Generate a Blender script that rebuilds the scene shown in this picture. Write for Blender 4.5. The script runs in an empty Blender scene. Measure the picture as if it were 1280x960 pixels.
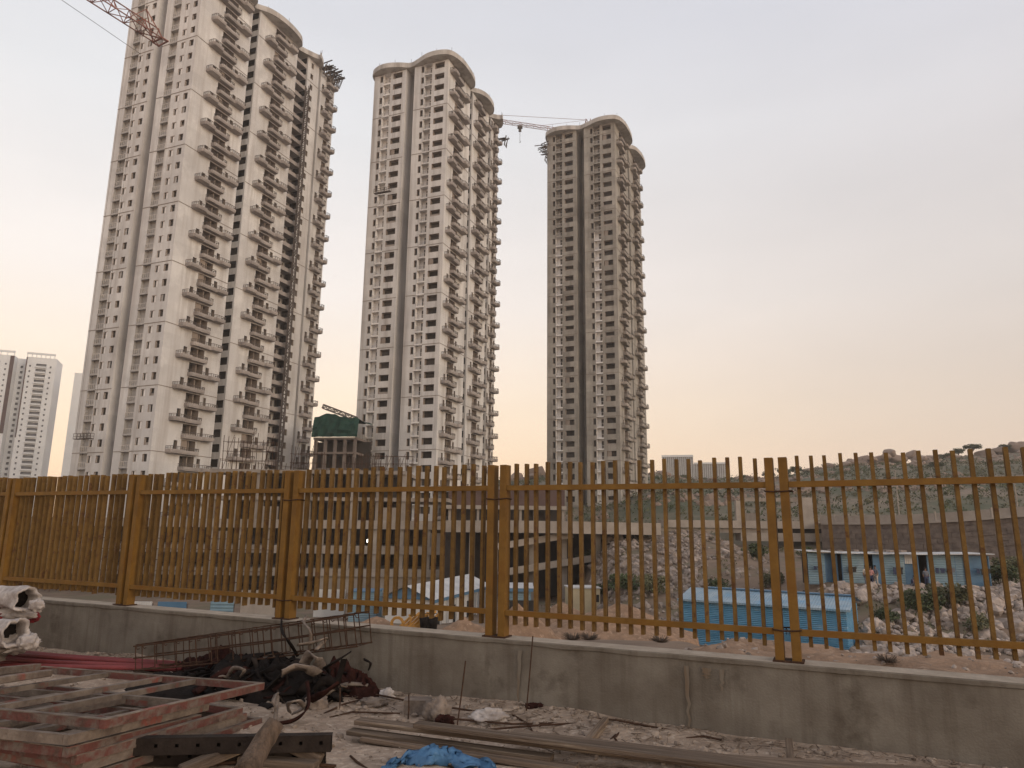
import bpy, math, random
from mathutils import Vector, Matrix, noise
rad = math.radians
HAZE = 0.0003
# ------------------------------------------------------------------ camera, world, sun, exposure
SC = bpy.context.scene
COL = SC.collection
F = 880.0; PITCH = rad(11.28); ROLL = rad(0.65); EYE = 1.6
fw = Vector((0, math.cos(PITCH), math.sin(PITCH)))
up0 = Vector((0, -math.sin(PITCH), math.cos(PITCH)))
rt0 = Vector((1, 0, 0))
rt = rt0*math.cos(ROLL) + up0*math.sin(ROLL)
up = up0*math.cos(ROLL) - rt0*math.sin(ROLL)
cam = bpy.data.cameras.new('camera')
cam.sensor_width = 36; cam.lens = 36*F/1280; cam.clip_start = 0.1; cam.clip_end = 6000
camo = bpy.data.objects.new('camera', cam); COL.objects.link(camo)
m = Matrix((rt, up, -fw)).transposed().to_4x4(); m.translation = (0, 0, EYE)
camo.matrix_world = m
SC.camera = camo
SC.cycles.volume_bounces = 2

W = bpy.data.worlds.new('World'); SC.world = W; W.use_nodes = True
nt = W.node_tree; nt.nodes.clear()
def N(t, **k):
    n = nt.nodes.new(t)
    for a, b in k.items(): setattr(n, a, b)
    return n
SUN_EL = rad(13); SUN_AZ = rad(130)      # azimuth from +Y, negative to the left
out = N('ShaderNodeOutputWorld'); add = N('ShaderNodeAddShader')
bgn = N('ShaderNodeBackground'); bgs = N('ShaderNodeBackground')
sky = N('ShaderNodeTexSky'); sky.sky_type = 'NISHITA'; sky.sun_disc = False
sky.sun_elevation = SUN_EL; sky.sun_rotation = SUN_AZ; sky.dust_density = 4; sky.air_density = 1.3
bgn.inputs[1].default_value = 0.05; sky.altitude = 300; sky.ozone_density = .6
tc = N('ShaderNodeTexCoord'); sep = N('ShaderNodeSeparateXYZ')
def ramp(stops):
    r = N('ShaderNodeValToRGB'); e = r.color_ramp.elements
    while len(e) < len(stops): e.new(0.5)
    for i, (p, c) in enumerate(stops): e[i].position = p; e[i].color = (*c, 1)
    return r
rr = ramp([(0.0, (.73, .525, .43)), (.06, (.735, .545, .45)), (.16, (.74, .59, .50)), (.30, (.73, .645, .60)), (.5, (.705, .67, .68)), (.62, (.685, .675, .725)), (1, (.53, .525, .565))])
rl = ramp([(0.0, (1.1, .75, .50)), (.06, (1.1, .77, .53)), (.16, (1.06, .81, .60)), (.30, (.99, .86, .77)), (.5, (.83, .80, .785)), (.62, (.71, .695, .715)), (1, (.52, .51, .54))])
mp = N('ShaderNodeMapRange'); mp.inputs[1].default_value = -.45; mp.inputs[2].default_value = .62
mp.interpolation_type = 'SMOOTHSTEP'
vm = N('ShaderNodeVectorMath', operation='DOT_PRODUCT'); vm.inputs[1].default_value = (-.93, .36, 0)
mix = N('ShaderNodeMixRGB')
L = nt.links.new
L(tc.outputs['Generated'], sep.inputs[0]); L(tc.outputs['Generated'], vm.inputs[0])
L(sep.outputs[2], rr.inputs[0]); L(sep.outputs[2], rl.inputs[0])
L(vm.outputs['Value'], mp.inputs[0]); L(mp.outputs[0], mix.inputs[0])
L(rr.outputs[0], mix.inputs[1]); L(rl.outputs[0], mix.inputs[2])
nzn = N('ShaderNodeTexNoise'); nzn.inputs['Scale'].default_value = 2.2; nzn.inputs['Detail'].default_value = 5; nmp = N('ShaderNodeMapping'); nmp.inputs['Scale'].default_value = (1, 1, 3.5)
nrg = N('ShaderNodeMapRange'); nrg.inputs[1].default_value = .3; nrg.inputs[2].default_value = .7; nrg.inputs[3].default_value = .95; nrg.inputs[4].default_value = 1.05
cmb = N('ShaderNodeCombineColor'); mxm = N('ShaderNodeMixRGB', blend_type='MULTIPLY'); mxm.inputs[0].default_value = 1
L(tc.outputs['Generated'], nmp.inputs[0]); L(nmp.outputs[0], nzn.inputs['Vector']); L(nzn.outputs['Fac'], nrg.inputs[0])
for i in range(3): L(nrg.outputs[0], cmb.inputs[i])
L(mix.outputs[0], mxm.inputs[1]); L(cmb.outputs[0], mxm.inputs[2])
L(sky.outputs[0], bgn.inputs[0]); L(mxm.outputs[0], bgs.inputs[0]); bgs.inputs[1].default_value = 0.93
L(bgn.outputs[0], add.inputs[0]); L(bgs.outputs[0], add.inputs[1]); L(add.outputs[0], out.inputs[0])

sl = bpy.data.lights.new('sun', 'SUN'); sl.energy = 0.65; sl.angle = rad(24); sl.color = (1, .95, .90)
so = bpy.data.objects.new('sun', sl); COL.objects.link(so)
sd = Vector((math.sin(SUN_AZ)*math.cos(SUN_EL), math.cos(SUN_AZ)*math.cos(SUN_EL), math.sin(SUN_EL)))
so.rotation_euler = sd.to_track_quat('Z', 'Y').to_euler()
SC.view_settings.view_transform = 'Standard'; SC.view_settings.look = 'None'
SC.view_settings.exposure = 0; SC.view_settings.gamma = 1; SC.view_settings.use_curve_mapping = False

# ------------------------------------------------------------------ placing helpers (photo point -> world point)
CAMP = Vector((0, 0, EYE))
def ray(u, v): return fw + rt*((u-640)/F) + up*((480-v)/F)
def at(u, v, Y):
    d = ray(u, v); return CAMP + d*(Y/d.y)
def G(u, v, z=0.0):
    d = ray(u, v); return CAMP + d*((z-EYE)/d.z)
def proj(p):
    d = Vector(p)-CAMP; z = d.dot(fw)
    return 640+F*d.dot(rt)/z, 480-F*d.dot(up)/z, z
R = random.Random(7)
def sm(a, b, x):
    t = min(1, max(0, (x-a)/(b-a))); return t*t*(3-2*t)
def lerp(a, b, t): return a+(b-a)*t
def table(tb, x):
    if x <= tb[0][0]: return tb[0][1]
    for (a, p), (b, q) in zip(tb, tb[1:]):
        if x <= b: return lerp(p, q, (x-a)/(b-a))
    return tb[-1][1]
def nz(x, y, z=0.0): return noise.noise(Vector((x, y, z)))

# ------------------------------------------------------------------ materials
def mat(name, c1, c2=None, scale=3.0, rough=.85, bump=0.0, bscale=None, detail=5, contrast=(.35, .65), metal=0.0,
        c3=None, s3=1.0, r3=(.55, .7), stretch=(1, 1, 1), rnd=0.0, streak=None, wave=None, spec=.3, panel=0.0):
    M = bpy.data.materials.new(name); M.use_nodes = True
    t = M.node_tree; b = t.nodes['Principled BSDF']; ln = t.links.new
    b.inputs['Roughness'].default_value = rough; b.inputs['Metallic'].default_value = metal
    b.inputs['Specular IOR Level'].default_value = spec
    co = t.nodes.new('ShaderNodeTexCoord').outputs['Object']
    mpn = t.nodes.new('ShaderNodeMapping'); mpn.inputs['Scale'].default_value = stretch
    ln(co, mpn.inputs[0]); vec = mpn.outputs[0]
    if rnd > 0:                 # every copy gets its own wear
        oi0 = t.nodes.new('ShaderNodeObjectInfo'); of = t.nodes.new('ShaderNodeVectorMath'); of.operation = 'SCALE'; of.inputs[0].default_value = (37, 53, 71)
        av = t.nodes.new('ShaderNodeVectorMath'); ln(oi0.outputs['Random'], of.inputs['Scale']); ln(vec, av.inputs[0]); ln(of.outputs[0], av.inputs[1]); vec = av.outputs[0]
    def noisef(s, lo, hi, v=vec, d=detail):
        n = t.nodes.new('ShaderNodeTexNoise'); n.inputs['Scale'].default_value = s; n.inputs['Detail'].default_value = d
        n.inputs['Roughness'].default_value = .62
        ln(v, n.inputs['Vector'])
        r = t.nodes.new('ShaderNodeMapRange'); r.inputs[1].default_value = lo; r.inputs[2].default_value = hi
        ln(n.outputs['Fac'], r.inputs[0]); return r.outputs[0], n
    def mixc(f, a, bb, mode='MIX'):
        x = t.nodes.new('ShaderNodeMixRGB'); x.blend_type = mode
        if isinstance(f, float): x.inputs[0].default_value = f
        else: ln(f, x.inputs[0])
        for i, s in ((1, a), (2, bb)):
            if isinstance(s, tuple): x.inputs[i].default_value = (*s, 1)
            else: ln(s, x.inputs[i])
        return x.outputs[0]
    col = c1
    if c2 is not None:
        f, _ = noisef(scale, *contrast); col = mixc(f, c1, c2)
    if c3 is not None:
        f, _ = noisef(s3, *r3); col = mixc(f, col, c3)
    if streak is not None:      # vertical dirt runs: (colour, horizontal scale, strength, range)
        sc, hs, st, rg = streak
        mm = t.nodes.new('ShaderNodeMapping'); mm.inputs['Scale'].default_value = (hs, hs, hs*.06)
        ln(co, mm.inputs[0]); f, _ = noisef(1.0, rg[0], rg[1], mm.outputs[0], 4)
        ml = t.nodes.new('ShaderNodeMath'); ml.operation = 'MULTIPLY'; ml.inputs[1].default_value = st; ml.use_clamp = True
        ln(f, ml.inputs[0]); col = mixc(ml.outputs[0], col, sc)
    if panel > 0:               # casting panels: each bay of each floor a slightly different tone
        sn = t.nodes.new('ShaderNodeVectorMath'); sn.operation = 'SNAP'; sn.inputs[1].default_value = (4.7, 4.7, 3.0)
        wn = t.nodes.new('ShaderNodeTexWhiteNoise'); r = t.nodes.new('ShaderNodeMapRange'); r.inputs[3].default_value = 1-panel; r.inputs[4].default_value = 1+panel
        ln(co, sn.inputs[0]); ln(sn.outputs[0], wn.inputs['Vector']); ln(wn.outputs['Value'], r.inputs[0])
        cc = t.nodes.new('ShaderNodeCombineColor')
        for i in range(3): ln(r.outputs[0], cc.inputs[i])
        col = mixc(1.0, col, cc.outputs[0], 'MULTIPLY')
    if rnd > 0:
        oi = t.nodes.new('ShaderNodeObjectInfo'); r = t.nodes.new('ShaderNodeMapRange')
        r.inputs[3].default_value = 1-rnd; r.inputs[4].default_value = 1+rnd
        ln(oi.outputs['Random'], r.inputs[0])
        cc = t.nodes.new('ShaderNodeCombineColor')
        for i in range(3): ln(r.outputs[0], cc.inputs[i])
        col = mixc(1.0, col, cc.outputs[0], 'MULTIPLY')
    if isinstance(col, tuple): b.inputs['Base Color'].default_value = (*col, 1)
    else: ln(col, b.inputs['Base Color'])
    if wave is not None:        # corrugation bump: (axis, scale, strength)
        w = t.nodes.new('ShaderNodeTexWave'); w.bands_direction = wave[0]; w.inputs['Scale'].default_value = wave[1]
        ln(co, w.inputs['Vector']); bp = t.nodes.new('ShaderNodeBump'); bp.inputs['Strength'].default_value = wave[2]
        bp.inputs['Distance'].default_value = .04
        ln(w.outputs['Fac'], bp.inputs['Height']); ln(bp.outputs[0], b.inputs['Normal'])
    elif bump > 0:
        n = t.nodes.new('ShaderNodeTexNoise'); n.inputs['Scale'].default_value = bscale or scale*4; n.inputs['Detail'].default_value = 6
        ln(vec, n.inputs['Vector']); bp = t.nodes.new('ShaderNodeBump'); bp.inputs['Strength'].default_value = bump
        bp.inputs['Distance'].default_value = .03
        ln(n.outputs['Fac'], bp.inputs['Height']); ln(bp.outputs[0], b.inputs['Normal'])
    return M

MT = {}
MT['yard'] = mat('dry_dirt', (.40, .31, .243), (.235, .175, .132), 3.2, .95, 1.0, 22, detail=9, c3=(.52, .425, .345), s3=14, r3=(.52, .70))
MT['valley'] = mat('valley_earth', (.205, .145, .105), (.125, .09, .066), .35, .95, .9, 2.5, detail=9, c3=(.13, .11, .07), s3=.16, r3=(.5, .62))
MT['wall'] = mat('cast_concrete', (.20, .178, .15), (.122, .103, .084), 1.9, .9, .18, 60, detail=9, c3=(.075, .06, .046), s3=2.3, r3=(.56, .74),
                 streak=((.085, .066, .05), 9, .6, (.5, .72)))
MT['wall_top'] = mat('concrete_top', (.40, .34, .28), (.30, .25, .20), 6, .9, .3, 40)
MT['rust_stain'] = mat('rust_stain', (.15, .11, .078), (.175, .15, .122), 9, .9, contrast=(.4, .6), stretch=(3, 3, .4))
MT['ochre'] = mat('ochre_paint', (.20, .104, .020), (.14, .07, .014), 5, .62, .12, 60, c3=(.17, .075, .012), s3=3, r3=(.5, .66), spec=.25)
MT['ochre_bar'] = mat('ochre_bar_paint', (.175, .10, .029), (.12, .067, .021), 9, .7, .2, 60, detail=8, c3=(.095, .045, .02), s3=13, r3=(.55, .66), spec=.2, rnd=.2)
MT['rust'] = mat('rusty_steel', (.075, .042, .028), (.04, .024, .018), 20, .85, .3, 80, spec=.08)
MT['tower_paint'] = mat('primed_plaster', (.59, .58, .575), (.49, .48, .475), .12, .9, c3=(.67, .66, .65), s3=.07, r3=(.5, .6), streak=((.38, .35, .33), .6, .65, (.46, .68)), panel=.05)
MT['tower_grey'] = mat('grey_plaster', (.64, .63, .625), (.53, .52, .51), .10, .9, c3=(.64, .62, .60), s3=.06, r3=(.5, .6), streak=((.31, .285, .265), .6, .65, (.46, .68)), panel=.06)
MT['tower_raw'] = mat('raw_concrete_face', (.38, .355, .32), (.25, .232, .205), .16, .92, c3=(.41, .375, .335), s3=.25, r3=(.52, .7), streak=((.15, .135, .12), .5, .6, (.46, .66)), panel=.13)
MT['band'] = mat('joint_band', (.24, .20, .175), (.19, .16, .14), .3)
MT['crown'] = mat('crown_concrete', (.50, .475, .45), (.40, .375, .35), .2, .9, streak=((.22, .19, .165), .7, .6, (.45, .65)))
MT['balc'] = mat('balcony_concrete', (.36, .325, .305), (.275, .245, .23), .6, .9, rnd=.10)
MT['balc_raw'] = mat('balcony_raw', (.35, .31, .28), (.25, .22, .195), .6, .9, rnd=.12)
MT['loggia'] = mat('loggia_white', (.78, .765, .75), (.66, .645, .63), .5, .8, rnd=.08)
MT['loggia_grey'] = mat('loggia_grey', (.40, .385, .37), (.32, .305, .295), .4, .7, rnd=.1)
MT['inner'] = mat('unlit_room', (.075, .066, .06), (.045, .04, .037), .5, .95, rnd=.5)  # shade inside the rooms put into the colour
MT['reveal'] = mat('reveal', (.30, .25, .215), (.24, .20, .17), .8, .9)
MT['frame'] = mat('window_frame', (.60, .56, .53), None, rough=.5)
MT['glass'] = mat('dark_pane', (.055, .055, .06), None, rough=.12, rnd=.5, spec=.6)
MT['glass_pale'] = mat('dusty_pane', (.42, .40, .385), (.30, .28, .27), .8, rough=.35, rnd=.2, spec=.5)
MT['steel'] = mat('weathered_steel', (.12, .10, .09), (.07, .055, .048), 6, .75)
MT['white_tower'] = mat('white_plaster', (.72, .72, .72), (.64, .64, .645), .1, .85)
MT['maroon'] = mat('maroon_trim', (.11, .068, .06), (.08, .05, .045), .3)
MT['white_grey'] = mat('grey_infill', (.20, .20, .21), (.15, .15, .16), .2)
MT['crane_red'] = mat('crane_red', (.27, .11, .08), (.16, .075, .06), .5, .6)
MT['net'] = mat('green_net', (.016, .055, .041), (.008, .032, .025), .5, .95, .5, 1.2)
MT['podium'] = mat('podium_concrete', (.31, .275, .245), (.205, .178, .156), .25, .92, streak=((.15, .125, .105), .8, .6, (.46, .66)))
MT['dull_concrete'] = mat('dull_concrete', (.19, .155, .135), (.12, .10, .088), .3, .95)
MT['inner_shade'] = mat('shaded_back', (.055, .045, .04), (.035, .03, .026), .3, .95)  # near-black copy of the concrete, shade of the open levels painted in
MT['rubble'] = mat('rubble_stone', (.36, .30, .265), (.15, .12, .10), 1.3, .95, .6, 6, rnd=.32)
MT['granite'] = mat('hill_granite', (.285, .215, .175), (.20, .15, .12), .18, .95, .6, .8, rnd=.15)
MT['hill'] = mat('hill_scrub', (.075, .083, .05), (.22, .17, .13), .045, .95, 1.0, .5, detail=9, c3=(.085, .09, .055), s3=.09, r3=(.52, .64), contrast=(.41, .59))
MT['leaf'] = mat('leaf', (.075, .092, .042), (.045, .060, .028), .9, .8, rnd=.25)
MT['leaf_dry'] = mat('leaf_dry', (.135, .13, .075), (.085, .09, .048), .9, .85, rnd=.2)
MT['bark'] = mat('bark', (.11, .085, .065), (.07, .055, .04), 3)
MT['stone_wall'] = mat('dressed_stone', (.185, .15, .13), (.105, .084, .073), 1.2, .95, .5, 4)
MT['precast'] = mat('precast', (.34, .30, .265), (.25, .218, .19), .5, .9)
MT['blue'] = mat('blue_sheet', (.12, .30, .46), (.07, .22, .37), .9, .5, wave=('Z', 2.6, .8), c3=(.30, .40, .46), s3=.5, r3=(.56, .72), stretch=(1, 1, 4))
MT['blue_far'] = mat('blue_far_sheet', (.185, .28, .335), (.135, .205, .26), .7, .6, wave=('Z', 1.6, .7), c3=(.27, .34, .37), s3=.4, r3=(.55, .75))
MT['blue_plain'] = mat('blue_paint', (.085, .175, .28), (.065, .135, .22), 1.2, .5)
MT['roof_sheet'] = mat('pale_roof_sheet', (.50, .51, .52), (.36, .37, .39), .6, .5, wave=('X', 1.6, .5))
MT['roof_blue'] = mat('pale_blue_roof', (.27, .35, .41), (.15, .25, .34), .7, .45, wave=('X', 1.8, .6), c3=(.12, .26, .40), s3=.6, r3=(.52, .66))
MT['white_sheet'] = mat('white_sheet', (.55, .54, .53), (.45, .44, .43), .5, .6, wave=('X', 2, .5))
MT['beige'] = mat('beige_cabin', (.52, .44, .29), (.44, .37, .25), .8, .7)
MT['dark'] = mat('dark_void', (.03, .027, .025), None)  # near-black, also paints in the shade of the deck gap and shed interior
MT['sand'] = mat('heaped_sand', (.29, .185, .12), (.175, .112, .074), 2.4, .97, 1.0, 16, detail=9, c3=(.36, .25, .175), s3=6, r3=(.54, .7))
MT['red_metal'] = mat('worn_red_paint', (.115, .042, .034), (.135, .105, .088), 8, .75, .3, 40, detail=9, c3=(.075, .042, .032), s3=11, r3=(.52, .66), contrast=(.46, .60), rnd=.12)
MT['grey_metal'] = mat('worn_grey_paint', (.20, .16, .13), (.10, .074, .06), 8, .8, .3, 40, c3=(.20, .065, .05), s3=4, r3=(.58, .68), rnd=.15)
MT['red_pipe'] = mat('red_primer', (.20, .042, .045), (.13, .03, .032), 3, .55, .1, 40, rnd=.2)
MT['wrap'] = mat('white_wrap', (.50, .455, .435), (.25, .215, .20), 7, .7, .4, 18)
MT['red_mesh'] = mat('red_mesh', (.28, .03, .04), (.12, .02, .025), 30, .9, .6, 60)
MT['black'] = mat('black_rubber', (.009, .0075, .007), (.018, .014, .013), 9, .7, .4, 20, spec=.08)
MT['maroon_cloth'] = mat('maroon_cloth', (.045, .018, .015), (.018, .009, .008), 7, .95, .5, 25, spec=.05)
MT['grey_cloth'] = mat('dusty_cloth', (.24, .195, .165), (.10, .08, .068), 9, .95, .5, 30, rnd=.25)
MT['wood'] = mat('weathered_wood', (.215, .16, .12), (.095, .068, .051), 5, .9, .6, 30, stretch=(.25, 8, 8), c3=(.36, .29, .22), s3=4, r3=(.56, .7), rnd=.25)
MT['log'] = mat('log_bark', (.15, .105, .078), (.07, .05, .037), 8, .95, .7, 30, stretch=(3, 3, .5))
MT['tarp'] = mat('blue_tarp', (.07, .175, .33), (.04, .10, .20), 5, .5, .3, 30)
MT['dark_steel'] = mat('dark_channel', (.034, .026, .022), (.02, .015, .013), 8, .75, .2, 50, spec=.12)
MT['yellow'] = mat('yellow_paint', (.42, .22, .05), (.30, .15, .04), 5, .7)
MT['pebble'] = mat('pebbles', (.38, .31, .255), (.20, .155, .125), 14, .95, rnd=.3)
MT['skin'] = mat('skin', (.20, .11, .075), None, rough=.7)
MT['hair'] = mat('hair', (.012, .010, .010), None, rough=.6)
for k, c in (('pink', (.52, .26, .24)), ('cream', (.55, .48, .42)), ('navy', (.05, .06, .11)), ('slate', (.16, .17, .20))):
    MT['cloth_'+k] = mat('cloth_'+k, c, tuple(x*.7 for x in c), 4, .95)
MT['lamp'] = mat('site_lamp', (.9, .9, .85), None)
_b = MT['lamp'].node_tree.nodes['Principled BSDF']
_b.inputs['Emission Color'].default_value = (1, .95, .8, 1); _b.inputs['Emission Strength'].default_value = 6

# ------------------------------------------------------------------ mesh builder
class MB:
    def __init__(s): s.v = []; s.f = []; s.mi = []; s.cur = 0
    def face(s, pts):
        b = len(s.v); s.v += [tuple(p) for p in pts]; s.f.append(tuple(range(b, b+len(pts)))); s.mi.append(s.cur)
    def box(s, x0, x1, y0, y1, z0, z1):
        b = len(s.v)
        s.v += [(x0, y0, z0), (x1, y0, z0), (x1, y1, z0), (x0, y1, z0), (x0, y0, z1), (x1, y0, z1), (x1, y1, z1), (x0, y1, z1)]
        for q in ((0, 3, 2, 1), (4, 5, 6, 7), (0, 1, 5, 4), (1, 2, 6, 5), (2, 3, 7, 6), (3, 0, 4, 7)):
            s.f.append(tuple(b+i for i in q)); s.mi.append(s.cur)
        return s
    def bar(s, p, q, w, h, upv=(0, 0, 1)):
        p = Vector(p); q = Vector(q); d = (q-p).normalized(); u = Vector(upv)
        if abs(d.dot(u)) > .98: u = Vector((1, 0, 0))
        a = d.cross(u).normalized(); c = a.cross(d).normalized()
        b = len(s.v)
        for o in (p, q):
            for i, j in ((-1, -1), (1, -1), (1, 1), (-1, 1)): s.v.append(tuple(o+a*(i*w/2)+c*(j*h/2)))
        for f in ((3, 2, 1, 0), (4, 5, 6, 7), (0, 1, 5, 4), (1, 2, 6, 5), (2, 3, 7, 6), (3, 0, 4, 7)):
            s.f.append(tuple(b+i for i in f)); s.mi.append(s.cur)
        return s
    def tube(s, pts, r, n=6, cap=True):
        pts = [Vector(p) for p in pts]; b = len(s.v); k = len(pts)
        rs = r if isinstance(r, (list, tuple)) else [r]*k
        u = None
        for i, p in enumerate(pts):
            d = (pts[min(i+1, k-1)]-pts[max(i-1, 0)]).normalized()
            if u is None:
                u = d.cross(Vector((0, 0, 1)) if abs(d.z) < .9 else Vector((1, 0, 0))).normalized()
            else: u = (u-d*u.dot(d)).normalized()
            w = d.cross(u)
            for j in range(n):
                a = 2*math.pi*j/n; s.v.append(tuple(p+(u*math.cos(a)+w*math.sin(a))*rs[i]))
        for i in range(k-1):
            for j in range(n):
                j2 = (j+1) % n
                s.f.append((b+i*n+j, b+i*n+j2, b+(i+1)*n+j2, b+(i+1)*n+j)); s.mi.append(s.cur)
        if cap:
            s.f.append(tuple(b+j for j in reversed(range(n)))); s.mi.append(s.cur)
            s.f.append(tuple(b+(k-1)*n+j for j in range(n))); s.mi.append(s.cur)
        return s
    def prism(s, poly, z0, z1):
        b = len(s.v); n = len(poly)
        s.v += [(x, y, z0) for x, y in poly]+[(x, y, z1) for x, y in poly]
        s.f.append(tuple(b+i for i in reversed(range(n)))); s.mi.append(s.cur)
        s.f.append(tuple(b+n+i for i in range(n))); s.mi.append(s.cur)
        for i in range(n):
            j = (i+1) % n; s.f.append((b+i, b+j, b+n+j, b+n+i)); s.mi.append(s.cur)
        return s
    def grid(s, P, nx, ny, closed_x=False):
        b = len(s.v)
        s.v += [tuple(P(i, j)) for j in range(ny) for i in range(nx)]
        for j in range(ny-1):
            for i in range(nx if closed_x else nx-1):
                i2 = (i+1) % nx
                s.f.append((b+j*nx+i, b+j*nx+i2, b+(j+1)*nx+i2, b+(j+1)*nx+i)); s.mi.append(s.cur)
        return s
    def add(s, o, M):
        b = len(s.v); s.v += [tuple(M @ Vector(p)) for p in o.v]
        s.f += [tuple(b+i for i in f) for f in o.f]; s.mi += o.mi
        return s
    def mesh(s, name, mats, smooth=False):
        me = bpy.data.meshes.new(name); me.from_pydata(s.v, [], s.f); me.update()
        if not isinstance(mats, (list, tuple)): mats = [mats]
        for k in mats: me.materials.append(MT[k])
        if len(mats) > 1: me.polygons.foreach_set('material_index', s.mi)
        if smooth: me.polygons.foreach_set('use_smooth', [True]*len(me.polygons))
        return me
    def build(s, name, mats, parent=None, smooth=False, loc=None):
        return put(name, s.mesh(name, mats, smooth), parent, loc)
def put(name, me, parent=None, loc=None, rz=0.0):
    o = bpy.data.objects.new(name, me); COL.objects.link(o)
    if loc is not None: o.location = loc
    if rz: o.rotation_euler = (0, 0, rz)
    if parent is not None: o.parent = parent
    return o
def tag(o, label=None, cat=None, group=None, kind=None):
    if label: o['label'] = label
    if cat: o['category'] = cat
    if group: o['group'] = group
    if kind: o['kind'] = kind
    return o
def empty(name, loc=(0, 0, 0), rz=0.0, label=None, cat=None, group=None):
    o = put(name, None, None, loc, rz); o.empty_display_size = .3
    return tag(o, label, cat, group)
def copy_tree(o, parent=None):
    c = o.copy(); COL.objects.link(c)
    if parent is not None: c.parent = parent
    for ch in list(o.children): copy_tree(ch, c)
    return c

# ------------------------------------------------------------------ fence line and terrain
FA = -0.43424; FD = Vector((math.cos(FA), math.sin(FA), 0)); FN = Vector((-FD.y, FD.x, 0))   # along (right, nearer) / away from viewer
FP = Vector((-4.788, 8.956, 0)); BAY = 2.5508; WALL_H = .57; FENCE_H = 1.595
def fl(s, d=0.0, z=0.0): return FP + FD*s + FN*d + Vector((0, 0, z))
RIDGE = [(300, 655), (470, 640), (520, 622), (560, 606), (600, 600), (640, 600), (680, 592), (760, 602), (820, 592), (880, 604), (930, 601), (975, 596), (1020, 587), (1050, 583), (1110, 578), (1130, 580), (1170, 573), (1200, 570), (1240, 567), (1290, 559), (1400, 550), (1600, 560), (2000, 600)]
RZ = [(at(u, v, 300).x/300, max(0, (at(u, v, 300).z-1.6)/300)) for u, v in RIDGE]
RW = [(19.0, 137.0), (38.5, 118.0), (56.5, 97.0), (75.0, 84.0)]      # line of the stone retaining wall
def rw_y(x): return table(RW, x)
def terr(x, y):
    d = (x-FP.x)*FN.x+(y-FP.y)*FN.y; s = (x-FP.x)*FD.x+(y-FP.y)*FD.y
    if d < 0.1: return 0.0
    base = table([(14, -1.1), (20, -1.7), (33, -3.35), (45, -4.95), (53, -5.95), (62, -7.0), (70, -7.6), (100, -8.4)], y)
    r1 = table([(38, -6.2), (52, -6.3), (62, -5.9), (80, -2.6), (101, .1), (112, .9)], y)
    r2 = table([(40, -6.2), (48, -5.6), (56, -3.5), (62, -3.1), (75, -2.9), (95, -1.9), (130, -1.2)], y)
    a = sm(7, 13, x-(y-60)*.02); b = sm(22, 27, x-(y-62)*.16)
    z = lerp(lerp(base, r1, a), r2, b)
    # the hill
    k = x/max(y, 1); sl = table(RZ, k)
    foot = 128 if x > 45 else lerp(165, 128, sm(15, 45, x))
    hb = 1.2
    hz = lerp(hb, 1.6+sl*300, min(1, max(0, (y-foot)/(300-foot)))**.9) if y < 300 else 1.6+sl*300*(1+(y-300)*.0004)
    hz += sm(150, 230, y)*(1-sm(285, 300, y))*2.2*nz(x*.03, y*.03)
    ison = sm(.004, .02, sl)
    behind = sm(rw_y(x)+4.5, rw_y(x)+8.5, y) if x > 18 else sm(150, 175, y)
    z = lerp(z, lerp(-5, hz, ison), behind)
    if y < 130: z += .35*nz(x*.25, y*.25, 3)*sm(14, 22, d)
    # strip right behind the wall
    near = lerp(-1.2, .22, sm(4.8, 6.6, s)) + .13*nz(x*1.1, y*1.1)+.08*nz(x*2.7, y*2.7)+.03*nz(x*7, y*7)
    ledge = lerp(.8, 2.4, sm(4.6, 7, s))+.5*nz(x*.5, 1.7)
    fall = sm(ledge, ledge+9, d)
    return lerp(near, z, fall)

def build_terrain():
    # far sheet: valley, hill and on to the horizon
    xs = [-560, -500, -400, -300, -240, -200]+[-180+i*3 for i in range(141)]+[260, 290, 330, 400, 480, 560]
    ys = [14+i*1.2 for i in range(52)]+[77+i*2.6 for i in range(95)]+[330, 350, 390, 460, 540, 620, 700]
    mb = MB(); mb.grid(lambda i, j: (xs[i], ys[j], terr(xs[i], ys[j])), len(xs), len(ys))
    me = mb.mesh('valley_ground', ['valley', 'hill'], True)
    for p in me.polygons:
        c = p.center
        if c.y > rw_y(c.x)+3 and c.x > 12 or c.y > 165: p.material_index = 1
    tag(put('valley_ground', me), kind='structure')
    # strip between the wall and the far sheet, fine mesh along the fence
    mb = MB(); S = [-30+i*.30 for i in range(320)]; D = [.17+.14*i for i in range(60)]+[8.7+i*.7 for i in range(30)]
    def P(i, j):
        p = fl(S[i], D[j]); return (p.x, p.y, terr(p.x, p.y)+(.012 if p.y < 20 else -.12))
    mb.grid(P, len(S), len(D)); tag(mb.build('sandy_bank', 'sand', None, True), kind='structure')
    # the yard where the photographer stands
    mb = MB(); S = [-40]+[-14+i*.16 for i in range(170)]+[30]; D = [.05-.13*i for i in range(62)]+[-12, -30, -60]
    def Q(i, j):
        p = fl(S[i], D[j]); h = .05*nz(p.x*.8, p.y*.8)+.03*nz(p.x*2.3, p.y*2.3, 4)+.015*nz(p.x*7, p.y*7, 9)
        return (p.x, p.y, h+.015)
    mb.grid(Q, len(S), len(D))
    me = mb.mesh('yard_ground', 'yard', True); me.flip_normals()
    tag(put('yard_ground', me), kind='structure')
build_terrain()

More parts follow.
